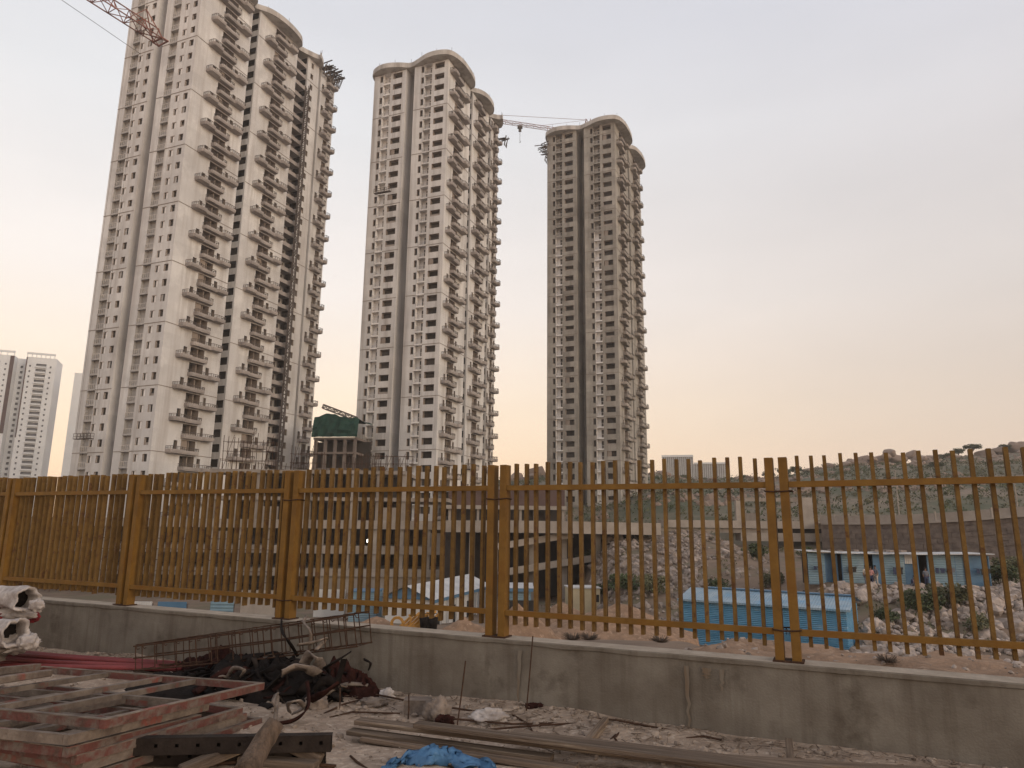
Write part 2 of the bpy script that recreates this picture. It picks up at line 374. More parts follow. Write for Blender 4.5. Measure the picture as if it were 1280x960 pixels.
# ------------------------------------------------------------------ wall and fence
def build_wall():
    w = empty('boundary_wall', fl(0), FA, 'low cast concrete boundary wall with rust streaks carrying the yellow fence', 'wall')
    mb = MB(); x0, x1 = -9.0, 10.5
    n = 120
    def lower(i, j):
        x = lerp(x0, x1, i/n); z = [-.2, .05, .2, .35, .532][j]
        return (x, .006*nz(x*1.3, z*4)+.02, z)
    mb.grid(lower, n+1, 5)
    mb.face([(x0, .02, .532), (x1, .02, .532), (x1, .24, .532), (x0, .24, .532)])
    mb.face([(x0, .24, -.2), (x0, .24, .532), (x1, .24, .532), (x1, .24, -.2)])
    mb.build('wall_body', 'wall', w)
    cp = MB()
    def lip(i, j):
        x = lerp(x0, x1, i/n); e = .008*nz(x*3, 5.1)+.005*nz(x*11, 2)
        return [(x, e+.006, .533+1.2*e), (x, e+.004, .562), (x, e+.012, .571), (x, .245, .571), (x, .245, .533)][j]
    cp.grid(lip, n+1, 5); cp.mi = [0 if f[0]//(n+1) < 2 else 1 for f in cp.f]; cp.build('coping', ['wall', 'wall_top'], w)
    for x, wd, h in ((6.85, .05, .46), (7.12, .05, .16), (5.35, .05, .44), (6.98, .10, .08)):
        st = MB(); k = 8
        pts = [(x+wd*(.5+.5*nz(j*.9, x))*1.0, .485-h*j/k) for j in range(k+1)]
        for j in range(k):
            t0 = (1-(j/k))*.5+.3; t1 = (1-((j+1)/k))*.5+.3
            a, b = pts[j], pts[j+1]
            st.face([(a[0]-wd*t0*.5, .0045, a[1]), (b[0]-wd*t1*.5, .0045, b[1]), (b[0]+wd*t1*.5, .0045, b[1]), (a[0]+wd*t0*.5, .0045, a[1])])
        st.build('rust_streak', 'rust_stain', w)
build_wall()

def fence_panel():
    t = empty('fence_panel')
    L0, L1 = .065, BAY-.065; z0 = WALL_H
    for x in (L0, L1):
        p = MB(); p.box(x-.033, x+.033, .055, .165, z0+.004, z0+FENCE_H)
        o = p.build('post', 'ochre', t)
        bp = MB(); bp.box(x-.075 if x == L0 else x-.052, x+.052 if x == L0 else x+.075, .03, .19, z0+.002, z0+.014); bp.build('base_plate', 'rust', o)
    for z in (z0+FENCE_H-.222, z0+.225):
        r = MB(); r.box(L0+.035, L1-.035, .065, .105, z-.024, z+.024); r.build('rail', 'ochre', t)
    n = 21; span = (L1-L0)
    pk = MB(); pk.box(-.014, .014, .107, .160, z0+.115, z0+FENCE_H+.012); pm = pk.mesh('picket', 'ochre_bar')
    for i in range(n):
        x = L0+span*(i+1)/(n+1)
        o = put('picket', pm, t, (x+R.uniform(-.006, .006), R.uniform(-.001, .004), R.uniform(-.016, .010)))
        o.rotation_euler = (R.uniform(-.002, .002), R.uniform(-.006, .006), 0)
    return t
fp0 = fence_panel()
PANEL_LABELS = ['yellow fence panel cut by the left edge of the photo, above the white wrapped rolls',
    'first full yellow fence panel from the left, its pickets seen nearly edge to edge',
    'yellow fence panel before the tall left tower, second full panel from the left',
    'yellow fence panel in front of the middle tower and the pale roofed sheds',
    'yellow fence panel in front of the right tower and the rubble slope',
    'nearest yellow fence panel, running out at right before the long blue shed']
for i, lb in enumerate(PANEL_LABELS):
    o = fp0 if i == 0 else copy_tree(fp0)
    o.location = fl((i-2)*BAY); o.rotation_euler = (0, -.010 if i == 5 else R.uniform(-.002, .002), FA)
    tag(o, lb, 'fence panel', 'yellow picket fence panels on the concrete wall')
# twisted tie wires round neighbouring posts
for i, z in ((1, 1.27), (2, 1.27), (3, 1.32), (1, .20), (3, .24)):
    mb = MB(); s = i*BAY; zz = WALL_H+z
    pts = [fl(s+a, b, zz+c) for a, b, c in ((-.105, .05, 0), (0, .045, -.006), (.105, .05, .004), (.105, .172, 0), (0, .176, .006), (-.105, .172, 0), (-.105, .05, .003))]
    mb.tube(pts, .006, 5); wr = mb.build('tie_wire', 'rust', None)
    nm = {(1, 1.27): 'rusty tie wire high round the post pair left of the middle tower', (2, 1.27): 'rusty tie wire high round the post pair between the middle and right towers',
          (3, 1.32): 'rusty tie wire high round the post pair left of the long blue shed', (1, .20): 'rusty tie wire low round the post pair behind the rebar cage', (3, .24): 'rusty tie wire low round the post pair in front of the blue container shed'}
    tag(wr, nm[(i, z)], 'wire', 'tie wires on the fence posts')

# ------------------------------------------------------------------ towers
FH = 3.0; ZB = 2.0
def wall_with_holes(mb, p, q, z0, z1, holes):
    d = (q-p); w = d.length; d = d/w
    xs = sorted({0.0, round(w, 4)} | {round(h[0], 4) for h in holes} | {round(h[1], 4) for h in holes})
    zs = sorted({round(z0, 4), round(z1, 4)} | {round(h[2], 4) for h in holes} | {round(h[3], 4) for h in holes})
    xi = {x: i for i, x in enumerate(xs)}; zi = {z: i for i, z in enumerate(zs)}
    blocked = set()
    for h in holes:
        for i in range(xi[round(h[0], 4)], xi[round(h[1], 4)]):
            for j in range(zi[round(h[2], 4)], zi[round(h[3], 4)]): blocked.add((i, j))
    for i in range(len(xs)-1):
        j = 0
        while j < len(zs)-1:
            if (i, j) in blocked: j += 1; continue
            k = j
            while k < len(zs)-1 and (i, k) not in blocked: k += 1
            a = p+d*xs[i]; b = p+d*xs[i+1]
            mb.face([(a.x, a.y, zs[j]), (b.x, b.y, zs[j]), (b.x, b.y, zs[k]), (a.x, a.y, zs[k])]); j = k

def niche(w, h, d, glazed=None):
    """open box behind a wall opening: x along wall, y inward"""
    m = MB(); m.cur = 0
    m.face([(0, 0, 0), (0, 0, h), (0, d, h), (0, d, 0)]); m.face([(w, 0, 0), (w, d, 0), (w, d, h), (w, 0, h)])
    m.face([(0, 0, 0), (0, d, 0), (w, d, 0), (w, 0, 0)]); m.face([(0, 0, h), (w, 0, h), (w, d, h), (0, d, h)])
    m.cur = 1; m.face([(0, d, 0), (0, d, h), (w, d, h), (w, d, 0)])
    return m
def loggia(w, h, d, door, rail):
    m = MB(); m.cur = 0
    m.face([(0, 0, 0), (0, 0, h), (0, d, h), (0, d, 0)]); m.face([(w, 0, 0), (w, d, 0), (w, d, h), (w, 0, h)])
    m.face([(0, 0, 0), (0, d, 0), (w, d, 0), (w, 0, 0)]); m.face([(0, 0, h), (w, 0, h), (w, d, h), (0, d, h)])
    m.face([(0, d, 0), (0, d, h), (w, d, h), (w, d, 0)])
    if door: m.cur = 1; m.box(w*.50, w*.86, d-.08, d-.01, .05, h*.80)
    m.cur = 0
    if rail:
        m.box(.0, w, -.10, .02, -.25, .10)
        m.cur = 2; m.bar((0, -.05, 1.0), (w, -.05, 1.0), .06, .06)
        for i in range(5): m.bar((w*i/4*.96+.03, -.05, .1), (w*i/4*.96+.03, -.05, .97), .035, .035)
    else:
        m.cur = 0; m.box(.0, w, -.14, .03, -.22, .42)
        m.cur = 2; m.bar((0, -.05, .9), (w, -.05, .9), .05, .05)
    return m
def balcony(flip, L1=5.4):
    """x along wall, -y outward"""
    def X(a): return L1-a if flip else a
    pl = [(0, 0), (0, -1.2), (.22, -1.55), (L1*.36, -1.55), (L1*.40, -1.05), (L1-.15, -1.05), (L1, -.85), (L1, 0)]
    pl = [(X(a), b) for a, b in pl]
    if not flip: poly = pl
    else: poly = pl[::-1]
    m = MB(); m.prism(poly, -.22, 0.0)
    chain = pl[1:-1] if True else pl
    seq = pl
    r = MB()
    for (a, b) in zip(seq, seq[1:]):
        A = Vector((a[0], a[1], .24)); B = Vector((b[0], b[1], .24)); m.bar(A, B, .12, .50)
        r.bar((a[0], a[1], 1.02), (b[0], b[1], 1.02), .08, .09); r.bar((a[0], a[1], .74), (b[0], b[1], .74), .05, .05)
        n = max(1, int((B-A).length/.55))
        for i in range(n): q = A.lerp(B, i/n); r.bar((q.x, q.y, .49), (q.x, q.y, .97), .05, .05)
    return m, r

class Tower:
    pass
def rotz(a): return Matrix.Rotation(a, 4, 'Z')

def build_tower(name, u, Y, beta, label, wallmat, balcmat, lobes, astart, glazed, logmat, front_w=21.0, nfront=True, doorw=3.3, opts={}):
    NF = opts.get('NF', 37)
    base = at(u, 200, Y); bz = rad(-beta)
    root = empty(name, (base.x, base.y, opts.get('dz', 0)), bz, label, 'tower', 'tall unfinished residential towers')
    MW = Matrix.Translation((base.x, base.y, opts.get('dz', 0))) @ rotz(bz)
    V = lambda x, y: Vector((x, y, 0))
    LB = opts.get('LB', [6.6]*9)
    dps = opts.get('dps', [5.0]*9)
    foot = [V(-front_w, 0), V(-11.8, 0), V(-11.8, 5.5), V(-9.4, 5.5), V(-9.4, 0), V(0, 0)]
    for i, (y0, y1) in enumerate(lobes):
        if i > 0: foot += [V(0, y0)]
        foot += [V(0, y1)]
        if i < len(lobes)-1: foot += [V(-dps[i], y1), V(-dps[i], lobes[i+1][0])]
    ye = lobes[-1][1]
    foot += [V(-front_w, ye)]
    n = len(foot)
    ztop = ZB+NF*FH
    wall = MB(); items = []      # items: (kind, segment start, dir, x, z)
    for i in range(n):
        p, q = foot[i], foot[(i+1) % n]; d = q-p; w = d.length; d = d/w; holes = []
        nx = d.y; ny = -d.x
        if abs(d.x-1) < 1e-3 and p.y == 0 and w > 8:            # front panels, x to the right
            e = w
            for f in range(NF):
                z = ZB+f*FH
                if glazed:
                    items.append(('wina', p, d, e-4.1, z+.9, 1.1, 1.4)); items.append(('winb', p, d, e-1.9, z+.9, 1.1, 1.4))
                    items.append(('log', p, d, 2.0, z+.02, 2.1, 2.88))
                else:
                    items.append(('wide', p, d, e-3.7, z+.95, 2.6, 1.5))
                    items.append(('logb' if f > opts.get('white_to', [99, 99])[0 if p.x < -12 else 1] else 'log', p, d, e-6.5, z+.02, 2.0, 2.88))
                    items.append(('slim', p, d, e-7.45, z+.75, .75, 1.7))
        elif abs(d.x-1) < 1e-3 and p.y > 1 and w < 7 and p.x < -1 and q.x > -.5:   # lobe side facing the viewer
            for f in range(NF):
                z = ZB+f*FH; (items.append(('stair', p, d, .3, z+1.2, w-.7, 1.6)) if w > 2 else None)
        elif abs(d.y-1) < 1e-3 and p.x > -.5:                    # right-hand lobes
            k = [j for j, l in enumerate(lobes) if abs(l[0]-p.y) < .01][0]; sx = astart[k]
            for f in range(NF):
                z = ZB+f*FH
                if sx is None:
                    items.append(('small', p, d, 1.2, z+.8, 1.0, 1.4)); continue
                lb_ = LB[k]; of = lb_*.46
                items.append(('door', p, d, sx+of+.2, z+.05, lb_-of-.3, 2.5))
                if f % 2 == 0: items.append(('small', p, d, sx+of-1.5, z+.3, .85, 2.0))
                else: items.append(('small', p, d, sx+lb_+.6, z+.3, .85, 2.0))
        elif abs(d.y-1) < 1e-3 and p.x < -1 and p.x > -6 and p.y > 10:        # back of the recesses in the right side
            if w > 3.5:
                for f in range(NF): items.append(('bay', p, d, .4, ZB+f*FH+.05, w-.8, 2.5))
        for it in items:
            if it[1] is p: holes.append((it[3], it[3]+it[5], it[4], it[4]+it[6]))
        wall.cur = 0
        wall_with_holes(wall, p, q, -6 if i < 99 else 0, ztop, holes)
    wall.face([(v.x, v.y, ztop) for v in foot])
    wall.build('wall', wallmat, root)
    # projecting joint bands every fourth floor
    k = 0
    for f in range(opts.get('band0', 1), NF+1, 4):
        for i in range(n-1):
            p, q = foot[i], foot[i+1]; d = (q-p).normalized(); nrm = Vector((d.y, -d.x, 0))
            if q.y-p.y < -.01 or p.x < -1 and abs(d.y) > .5 or p.y > 1 and abs(d.x) > .5: continue
            a = p+nrm*.02; b = q+nrm*.02
            z = ZB+f*FH-.24
            hs = sorted((it[3], it[3]+it[5]) for it in items if it[1] is p and it[0] in ('log', 'logb') and it[4] < z+.2 and it[4]+it[6] > z)
            x = 0; W_ = (q-p).length
            for h0, h1 in hs+[(W_, W_)]:
                if h0-x > .05:
                    c0 = p+d*(x+.02)+nrm*.035; c1 = p+d*(h0-.02)+nrm*.035; bm = MB(); bm.bar((c0.x, c0.y, z+.11), (c1.x, c1.y, z+.11), .066, .11); bm.build('joint_band', 'band', root)
                x = max(x, h1)
    # crown: wavy overhanging roof slab
    pts = [V(-front_w+4, ye+.8), V(-front_w-1.1, ye-2), V(-front_w-1.3, 8), V(-front_w-.9, .6), V(-front_w+1.6, -1.7), V(-16.2, -2.1), V(-13, -1.2), V(-10.6, -.2), V(-8.2, -.9), V(-5, -2.1), V(-1.8, -2.2), V(.9, -1.2), V(2.2, 1.4)]
    for i, (y0, y1) in enumerate(lobes[:opts.get('crown_lobes', 9)]):
        mid = (y0+y1)/2
        if i == 0: pts += [V(2.7, mid-1.5), V(2.4, y1-2.8), V(1.3, y1-.2)]
        else: pts += [V(1.7, y0+1.6), V(2.7, mid-1), V(2.5, y1-2.5), V(1.2, y1+.1)]
        if i < len(lobes)-1: pts += [V(-.4, y1+.9)]
    last = lobes[:opts.get('crown_lobes', 9)][-1][1]
    pts += [V(-1.5, last+.9)]
    def cr(a, b, c, d, t):
        return .5*((2*b)+(c-a)*t+(2*a-5*b+4*c-d)*t*t+(3*b-a-3*c+d)*t*t*t)
    sp = []
    for i in range(len(pts)):
        a, b, c, d = pts[i-1], pts[i], pts[(i+1) % len(pts)], pts[(i+2) % len(pts)]
        for t in range(5):
            v = cr(a, b, c, d, t/5); sp.append((v.x, v.y))
    cz = ztop+.004
    ct = root
    cm = MB(); cm.prism(sp, cz, cz+.55)
    co = cm.build('roof_crown', 'crown', root)
    cc = Vector((-front_w/2, last/2))
    ins = []
    for i, (x, y) in enumerate(sp):
        a = Vector(sp[i-1]); b = Vector(sp[(i+1) % len(sp)]); t = (b-a).normalized(); ins.append((x-t.y*.25, y+t.x*.25))
    pm = MB()
    def ring(r, z): return [(x, y, z) for x, y in r]
    K = len(sp)
    for i in range(K):
        j = (i+1) % K
        o0, o1, i0, i1 = sp[i], sp[j], ins[i], ins[j]
        za, zb = cz+.56, cz+1.35
        # parapet set back slightly behind the slab edge
        q0 = ((o0[0]*.7+i0[0]*.3), (o0[1]*.7+i0[1]*.3)); q1 = ((o1[0]*.7+i1[0]*.3), (o1[1]*.7+i1[1]*.3))
        pm.face([(q0[0], q0[1], za), (q1[0], q1[1], za), (q1[0], q1[1], zb), (q0[0], q0[1], zb)])
        pm.face([(i0[0], i0[1], zb), (i1[0], i1[1], zb), (i1[0], i1[1], za), (i0[0], i0[1], za)])
        pm.face([(q0[0], q0[1], zb), (q1[0], q1[1], zb), (i1[0], i1[1], zb), (i0[0], i0[1], zb)])
    pm.build('parapet', 'crown', co)
    for i in range(0, K, 7):
        x, y = ins[i]; h = R.uniform(.4, 1.4); rods = MB(); rods.bar((x, y, cz+1.2), (x+R.uniform(-.1, .1), y, cz+1.3+h), .05, .05); rods.build('starter_bar', 'rust', co)
    # openings
    tmpl = {}; meshes = {}
    def T(kind, w, h):
        var = R.choice((0, 0, 0, 0, 0, 1, 2)) if kind in ('door', 'wide', 'small', 'winb') else 0
        key = (kind, round(w, 2), round(h, 2), var)
        if key in tmpl: return key
        if kind == 'winb':
            mb_ = niche(w, h, .5); mb_.cur = 2
            for a in ((0, .05), (w-.05, w)): mb_.box(a[0]+.002, a[1]-.002, .20, .25, .002, h-.002)
            mats = ['reveal', 'inner', 'frame']
        elif kind == 'wina':
            mb_ = niche(w, h, .30)
            mb_.cur = 2
            for a in ((0, .06), (w/2-.03, w/2+.03), (w-.06, w)): mb_.box(a[0]+.002, a[1]-.002, .12, .18, .002, h-.002)
            for a in ((.004, .06), (h-.06, h-.004)): mb_.box(.06, w-.06, .125, .175, *a)
            mb_.cur = 3; mb_.box(w/2+.03, w-.06, .145, .16, .06, h-.06)
            mats = ['reveal', 'inner', 'frame', 'loggia']
        elif kind == 'log':
            mb_ = loggia(w, h, .7 if glazed else 1.25, not glazed, True); mats = [logmat, 'inner', 'frame']
        elif kind == 'logb':
            mb_ = loggia(w, h, 1.25, True, True); mats = [opts.get('logb', 'tower_raw'), 'inner', 'frame']
        elif kind == 'stair':
            mb_ = niche(w, h, 1.0); mats = ['inner', 'inner']
        elif kind in ('door', 'bay'):
            mb_ = niche(w, h, 1.6); mb_.cur = 0; mb_.box(w*.62, w*.62+.22, .5, 1.5, 0.01, h-.01)
            mats = ['reveal', 'inner']
        else:
            mb_ = niche(w, h, 1.0 if kind == 'wide' else .6); mats = ['reveal', 'inner']
        if var == 1: mb_.cur = len(mats); mb_.box(w*.06, w*.47, .16, .22, .01, h-.02); mats = mats+['reveal' if kind in ('door', 'wide') else 'loggia_grey']
        if var == 2: mb_.cur = len(mats); mb_.box(.02, w-.02, .2, .3, .01, h*(.34 if kind != 'small' else .5)); mats = mats+['balc_raw']
        tmpl[key] = (mb_, mats); return key
    nmn = {'wina': 'window', 'winb': 'window', 'logb': 'loggia', 'wide': 'window', 'slim': 'window', 'stair': 'window', 'small': 'window', 'door': 'balcony_door', 'bay': 'balcony_door', 'log': 'loggia'}
    recs = {}
    for kind, p, d, x, z, w, h in items:
        loc = p+d*x; loc = Vector((loc.x, loc.y, z)); rz = math.atan2(d.y, d.x)
        wp = MW @ loc; pu, pv, pz = proj(wp)
        size = w*h/pz**2 * (1 if (-30 < pu < 1310 and -40 < pv < 640) else .02)
        if kind == 'slim': size *= 1.5
        recs.setdefault(nmn[kind], []).append((size, T(kind, w, h), loc, rz))
    def lay(nm, lst, tm):
        lst.sort(key=lambda r: -r[0])
        for s_, key, loc, rz in lst[:100]:
            if key not in meshes: meshes[key] = tm[key][0].mesh(nm, tm[key][1])
            put(nm, meshes[key], root, loc, rz)
        rest = {}
        for s_, key, loc, rz in lst[100:]:
            mats = tuple(tm[key][1]); rest.setdefault(mats, MB()).add(tm[key][0], Matrix.Translation(loc) @ rotz(rz))
        allm = MB(); ml = []
        for mats, mb_ in rest.items():
            off = len(ml); ml += list(mats)
            b = len(allm.v); allm.v += mb_.v; allm.f += [tuple(b+i for i in f) for f in mb_.f]; allm.mi += [off+i for i in mb_.mi]
        if allm.v: tag(allm.build(nm, ml, root), kind='stuff')
    for nm, lst in recs.items(): lay(nm, lst, tmpl)
    # balconies, staggered floor by floor
    bt = {}; rt_ = {}
    for lb_ in set(x for x in LB if x):
        for fg in (False, True):
            a_, b_ = balcony(fg, lb_); bt[(fg, lb_)] = (a_, [balcmat]); rt_[(fg, lb_)] = b_
    bl = []
    for kk, (y0, y1) in enumerate(lobes):
        for f in range(opts.get('balc_from', 0), NF):
            if astart[kk] is None: continue
            z = ZB+f*FH; key = (f % 2 == 1, LB[kk])
            x = astart[kk]+(LB[kk]*.46 if key[0] else 0)
            loc = Vector((0.0, y0+x, z)); pu, pv, pz = proj(MW @ loc)
            s_ = 1/pz**2*(1 if (-30 < pu < 1310 and -40 < pv < 640) else .02)
            bl.append((s_, key, loc, math.pi/2))
    bl.sort(key=lambda r: -r[0]); bmesh_ = {}
    for s_, key, loc, rz in bl[:100]:
        if key not in bmesh_: bmesh_[key] = (bt[key][0].mesh('balcony', balcmat), rt_[key].mesh('railing', 'steel'))
        o = put('balcony', bmesh_[key][0], root, loc, rz); put('railing', bmesh_[key][1], o)
    allm = MB()
    for s_, key, loc, rz in bl[100:]:
        Mx = Matrix.Translation(loc) @ rotz(rz); allm.cur = 0
        b = bt[key][0]; allm.add(b, Mx); r2 = rt_[key]; k0 = len(allm.mi); allm.add(r2, Mx); allm.mi[k0:] = [1]*(len(allm.mi)-k0)
    if allm.v: tag(allm.build('balcony', [balcmat, 'steel'], root), kind='stuff')
    # slabs with upstands across the wide dark recess
    for i in range(len(lobes)-1):
        y0, y1 = lobes[i][1], lobes[i+1][0]
        if y1-y0 > 3.5:
            m_ = MB()
            for f in range(NF):
                z = ZB+f*FH; m_.box(-dps[i]+.02, -.5, y0+.02, y1-.02, z-.12, z+.1); m_.box(-.7, -.5, y0+.02, y1-.02, z+.1, z+.8)
            m_.build('recess_slab', balcmat, root)
    return root, MW, ztop

LT, LM, ztopL = build_tower('apartment_tower', 229, 126, 22, 'tallest looking pale tower at left with white framed windows and rows of stepped balconies', 'tower_paint', 'balc',
    [(0, 14.2), (16.4, 29.6), (33.6, 38.0), (38.8, 44.6)], [3.1, 2.2, None, .7], True, 'loggia_grey', opts={'band0': 0, 'crown_lobes': 3, 'NF': 38, 'LB': [6.9, 6.6, 0, 3.4], 'dps': [4, 2.6, 1.2], }, front_w=20.2)
MTo, MM, ztop = build_tower('apartment_tower', 557, 154, 21, 'middle tower with complete wavy roof crown, dark unglazed openings and a white loggia column', 'tower_grey', 'balc',
    [(0, 13.0), (14.6, 25.6), (27.2, 32.4)], [.9, .8, .2], False, 'loggia', opts={'band0': 1, 'dz': .7, 'LB': [6.4, 6.0, 3.3], 'white_to': [99, 18], 'logb': 'tower_grey'})
RT, RM, ztopR = build_tower('apartment_tower', 768.7, 187.5, 24, 'right tower of bare grey concrete with wavy roof crown, rightmost and farthest of the three', 'tower_raw', 'balc_raw',
    [(0, 14.6), (16.2, 31.0)], [1.6, 2.0], False, 'loggia', opts={'band0': 1, 'NF': 38, 'dz': 1.8, 'LB': [6.8, 6.8], 'white_to': [26, 26], 'logb': 'tower_raw'})

# shuttering and safety platforms near the roofs
def slat_cluster(root, x, y, z, n, lx, ly, name='shuttering'):
    m_ = MB()
    for i in range(n):
        a = R.uniform(-.3, .3); cx = x+R.uniform(-lx, lx)*.4; cy = y+ly*(i/(n-1)-.5); zz = z+R.uniform(-.5, .7)
        m_.bar((cx-lx*.7, cy, zz), (cx+lx*.3, cy+a, zz+R.uniform(-.2, .5)), .3, .12)
    for i in range(n): m_.bar((x, y+ly*(i/(n-1)-.5), z-2.5), (x+R.uniform(0, 1.4), y+ly*(i/(n-1)-.5), z+.5), .12, .12)
    m_.build(name, 'steel', root)
slat_cluster(LT, .8, 42, ztopL+.8, 26, 4.0, 7)
slat_cluster(RT, -22.0, 1.5, ztopR-2.6, 12, 2.6, 5); slat_cluster(RT, -21.8, 1.0, ztopR-5.5, 7, 1.6, 3)
slat_cluster(MTo, .6, 36.5, ztop-1.5, 6, 2.2, 2)
# hoist mast up the dark recess of the left tower
def lattice(mb, p, q, w, step, t, tri=False):
    p = Vector(p); q = Vector(q); d = (q-p); L_ = d.length; d /= L_
    a = d.cross(Vector((0, 0, 1)) if abs(d.z) < .9 else Vector((0, 1, 0))).normalized(); c = a.cross(d).normalized()
    cs = [a*(-w/2), a*(w/2), c*(w*.95)] if tri else [a*(-w/2)+c*(-w/2), a*(w/2)+c*(-w/2), a*(w/2)+c*(w/2), a*(-w/2)+c*(w/2)]
    for o in cs: mb.bar(p+o, q+o, t*1.5, t*1.5)
    n = max(1, int(L_/step)); m_ = len(cs)
    for i in range(n):
        x0 = p+d*(L_*i/n); x1 = p+d*(L_*(i+1)/n)
        for j in range(m_):
            k = (j+1) % m_
            mb.bar(x0+cs[j], x1+cs[k], t, t) if i % 2 == 0 else mb.bar(x0+cs[k], x1+cs[j], t, t)
            mb.bar(x0+cs[j], x0+cs[k], t, t)
def world(Mx, x, y, z): return Mx @ Vector((x, y, z))
hb = world(LM, .9, 33.0, -4)
h_ = MB(); lattice(h_, (0, 0, 0), (0, 0, ztop-2), .8, 1.6, .11)
tag(h_.build('hoist_mast', 'steel', None, loc=hb), 'dark lattice hoist mast climbing the recess of the left tower', 'hoist mast')

def gondola(u, v, Y, rz, label):
    p = at(u, v, Y); t = empty('suspended_platform', p, rz, label, 'work platform', 'hanging work platforms on the towers')
    m_ = MB(); m_.box(-2.2, 2.2, -.4, .4, 0, .12); m_.build('deck', 'steel', t)
    r = MB()
    for y in (-.38, .38):
        for z in (.55, 1.05): r.bar((-2.2, y, z), (2.2, y, z), .07, .07)
        for i in range(6): r.bar((-2.2+i*.88, y, .12), (-2.2+i*.88, y, 1.05), .06, .06)
    r.build('guard_rail', 'steel', t)
    c = MB()
    for x in (-2, 2): c.bar((x, 0, 1), (x, 0, ztop-p.z-2), .035, .035)
    c.build('cable', 'steel', t)
gondola(104, 549, 129, rad(-22), 'small hanging work platform low on the left edge of the left tower')
gondola(478, 241, 156, rad(-21), 'small hanging work platform high on the loggia column of the middle tower')

# ------------------------------------------------------------------ cranes
def make_crane_left():
    tip = at(197, 50, 92); d = ray(100, -12); back = CAMP+d*((tip.z-EYE)/d.z)
    dr = (back-tip).normalized(); L_ = 46
    t = empty('tower_crane', (0, 0, 0), 0, 'red lattice crane jib reaching in at the top left corner', 'crane')
    e = tip+dr*L_; j = MB(); lattice(j, tip, e, 1.9, 2.3, .085, True); j.build('jib', 'crane_red', t)
    k = MB(); a = dr.cross(Vector((0, 0, 1))).normalized()
    for s in (-1.1, 1.1): k.bar(tip+a*s, tip-dr*.9+a*s, .16, .16)
    k.bar(tip+a*1.2-dr*.9, tip-a*1.2-dr*.9, .18, .18); k.bar(tip+a*1.2, tip-a*1.2, .18, .18)
    k.bar(tip+a*1.1, tip+dr*2.2+Vector((0, 0, 3.6)), .12, .12); k.bar(tip-a*1.1, tip+dr*2.2+Vector((0, 0, 3.6)), .12, .12)
    k.bar(tip+dr*5, tip+dr*2.2+Vector((0, 0, 3.6)), .10, .10); k.bar(tip+dr*3+a, tip-dr*.9-a, .1, .1); k.bar(tip+dr*3-a, tip-dr*.9+a, .1, .1)
    k.build('jib_tip', 'crane_red', t)
    c = MB(); c.tube([tip+dr*.5+a*3.0+Vector((0, 0, -1.6)), tip+dr*L_+a*.5], .035, 5); c.build('cable', 'steel', t)
    ms = MB(); lattice(ms, (e.x, e.y, -5), (e.x, e.y, e.z+9), 2.0, 2.2, .14); ms.build('mast', 'crane_red', t)
make_crane_left()
def make_crane_far():
    p = at(606, 150, 226); d = ray(702, 164.5); q = CAMP+d*((p.z-EYE)/d.z)
    dr = (q-p).normalized(); p = p-dr*8
    d2 = ray(735, 166); k = d2.x/d2.y
    t_ = (k*p.y-p.x)/(dr.x-k*dr.y); m_ = p+dr*t_
    t = empty('tower_crane', (0, 0, 0), 0, 'thin red tower crane jib between the middle and right towers with its hook hanging', 'crane')
    j = MB(); lattice(j, p, m_+dr*8, 1.3, 2.6, .085, True); j.build('jib', 'crane_red', t)
    ap = at(739, 150, m_.y); s = MB()
    lattice(s, (m_.x, m_.y, -5), (m_.x, m_.y, ap.z), 1.6, 3.2, .16); s.build('mast', 'crane_red', t)
    c = MB(); ax = Vector((m_.x, m_.y, ap.z)); c.tube([ax, p+Vector((0, 0, 1.4))], .07, 5); c.tube([ax, p.lerp(m_, .62)+Vector((0, 0, 1.2))], .05, 5); c.build('tie_cable', 'crane_red', t)
    d3 = ray(650, 157); kk = d3.x/d3.y; th = (kk*p.y-p.x)/(dr.x-kk*dr.y); hp = p+dr*th
    h = MB(); h.box(hp.x-.9, hp.x+.9, hp.y-.6, hp.y+.6, hp.z-1.1, hp.z-.25); h.box(hp.x-.5, hp.x+.5, hp.y-.4, hp.y+.4, hp.z-2.4, hp.z-1.7)
    h.bar((hp.x, hp.y, hp.z-6.2), (hp.x, hp.y, hp.z-.9), .12, .12); h.tube([hp+Vector((0, 0, -6)), hp+Vector((.3, 0, -6.5)), hp+Vector((0, 0, -6.9)), hp+Vector((-.25, 0, -6.6))], .09, 5)
    h.build('hook_block', 'steel', t)
make_crane_far()

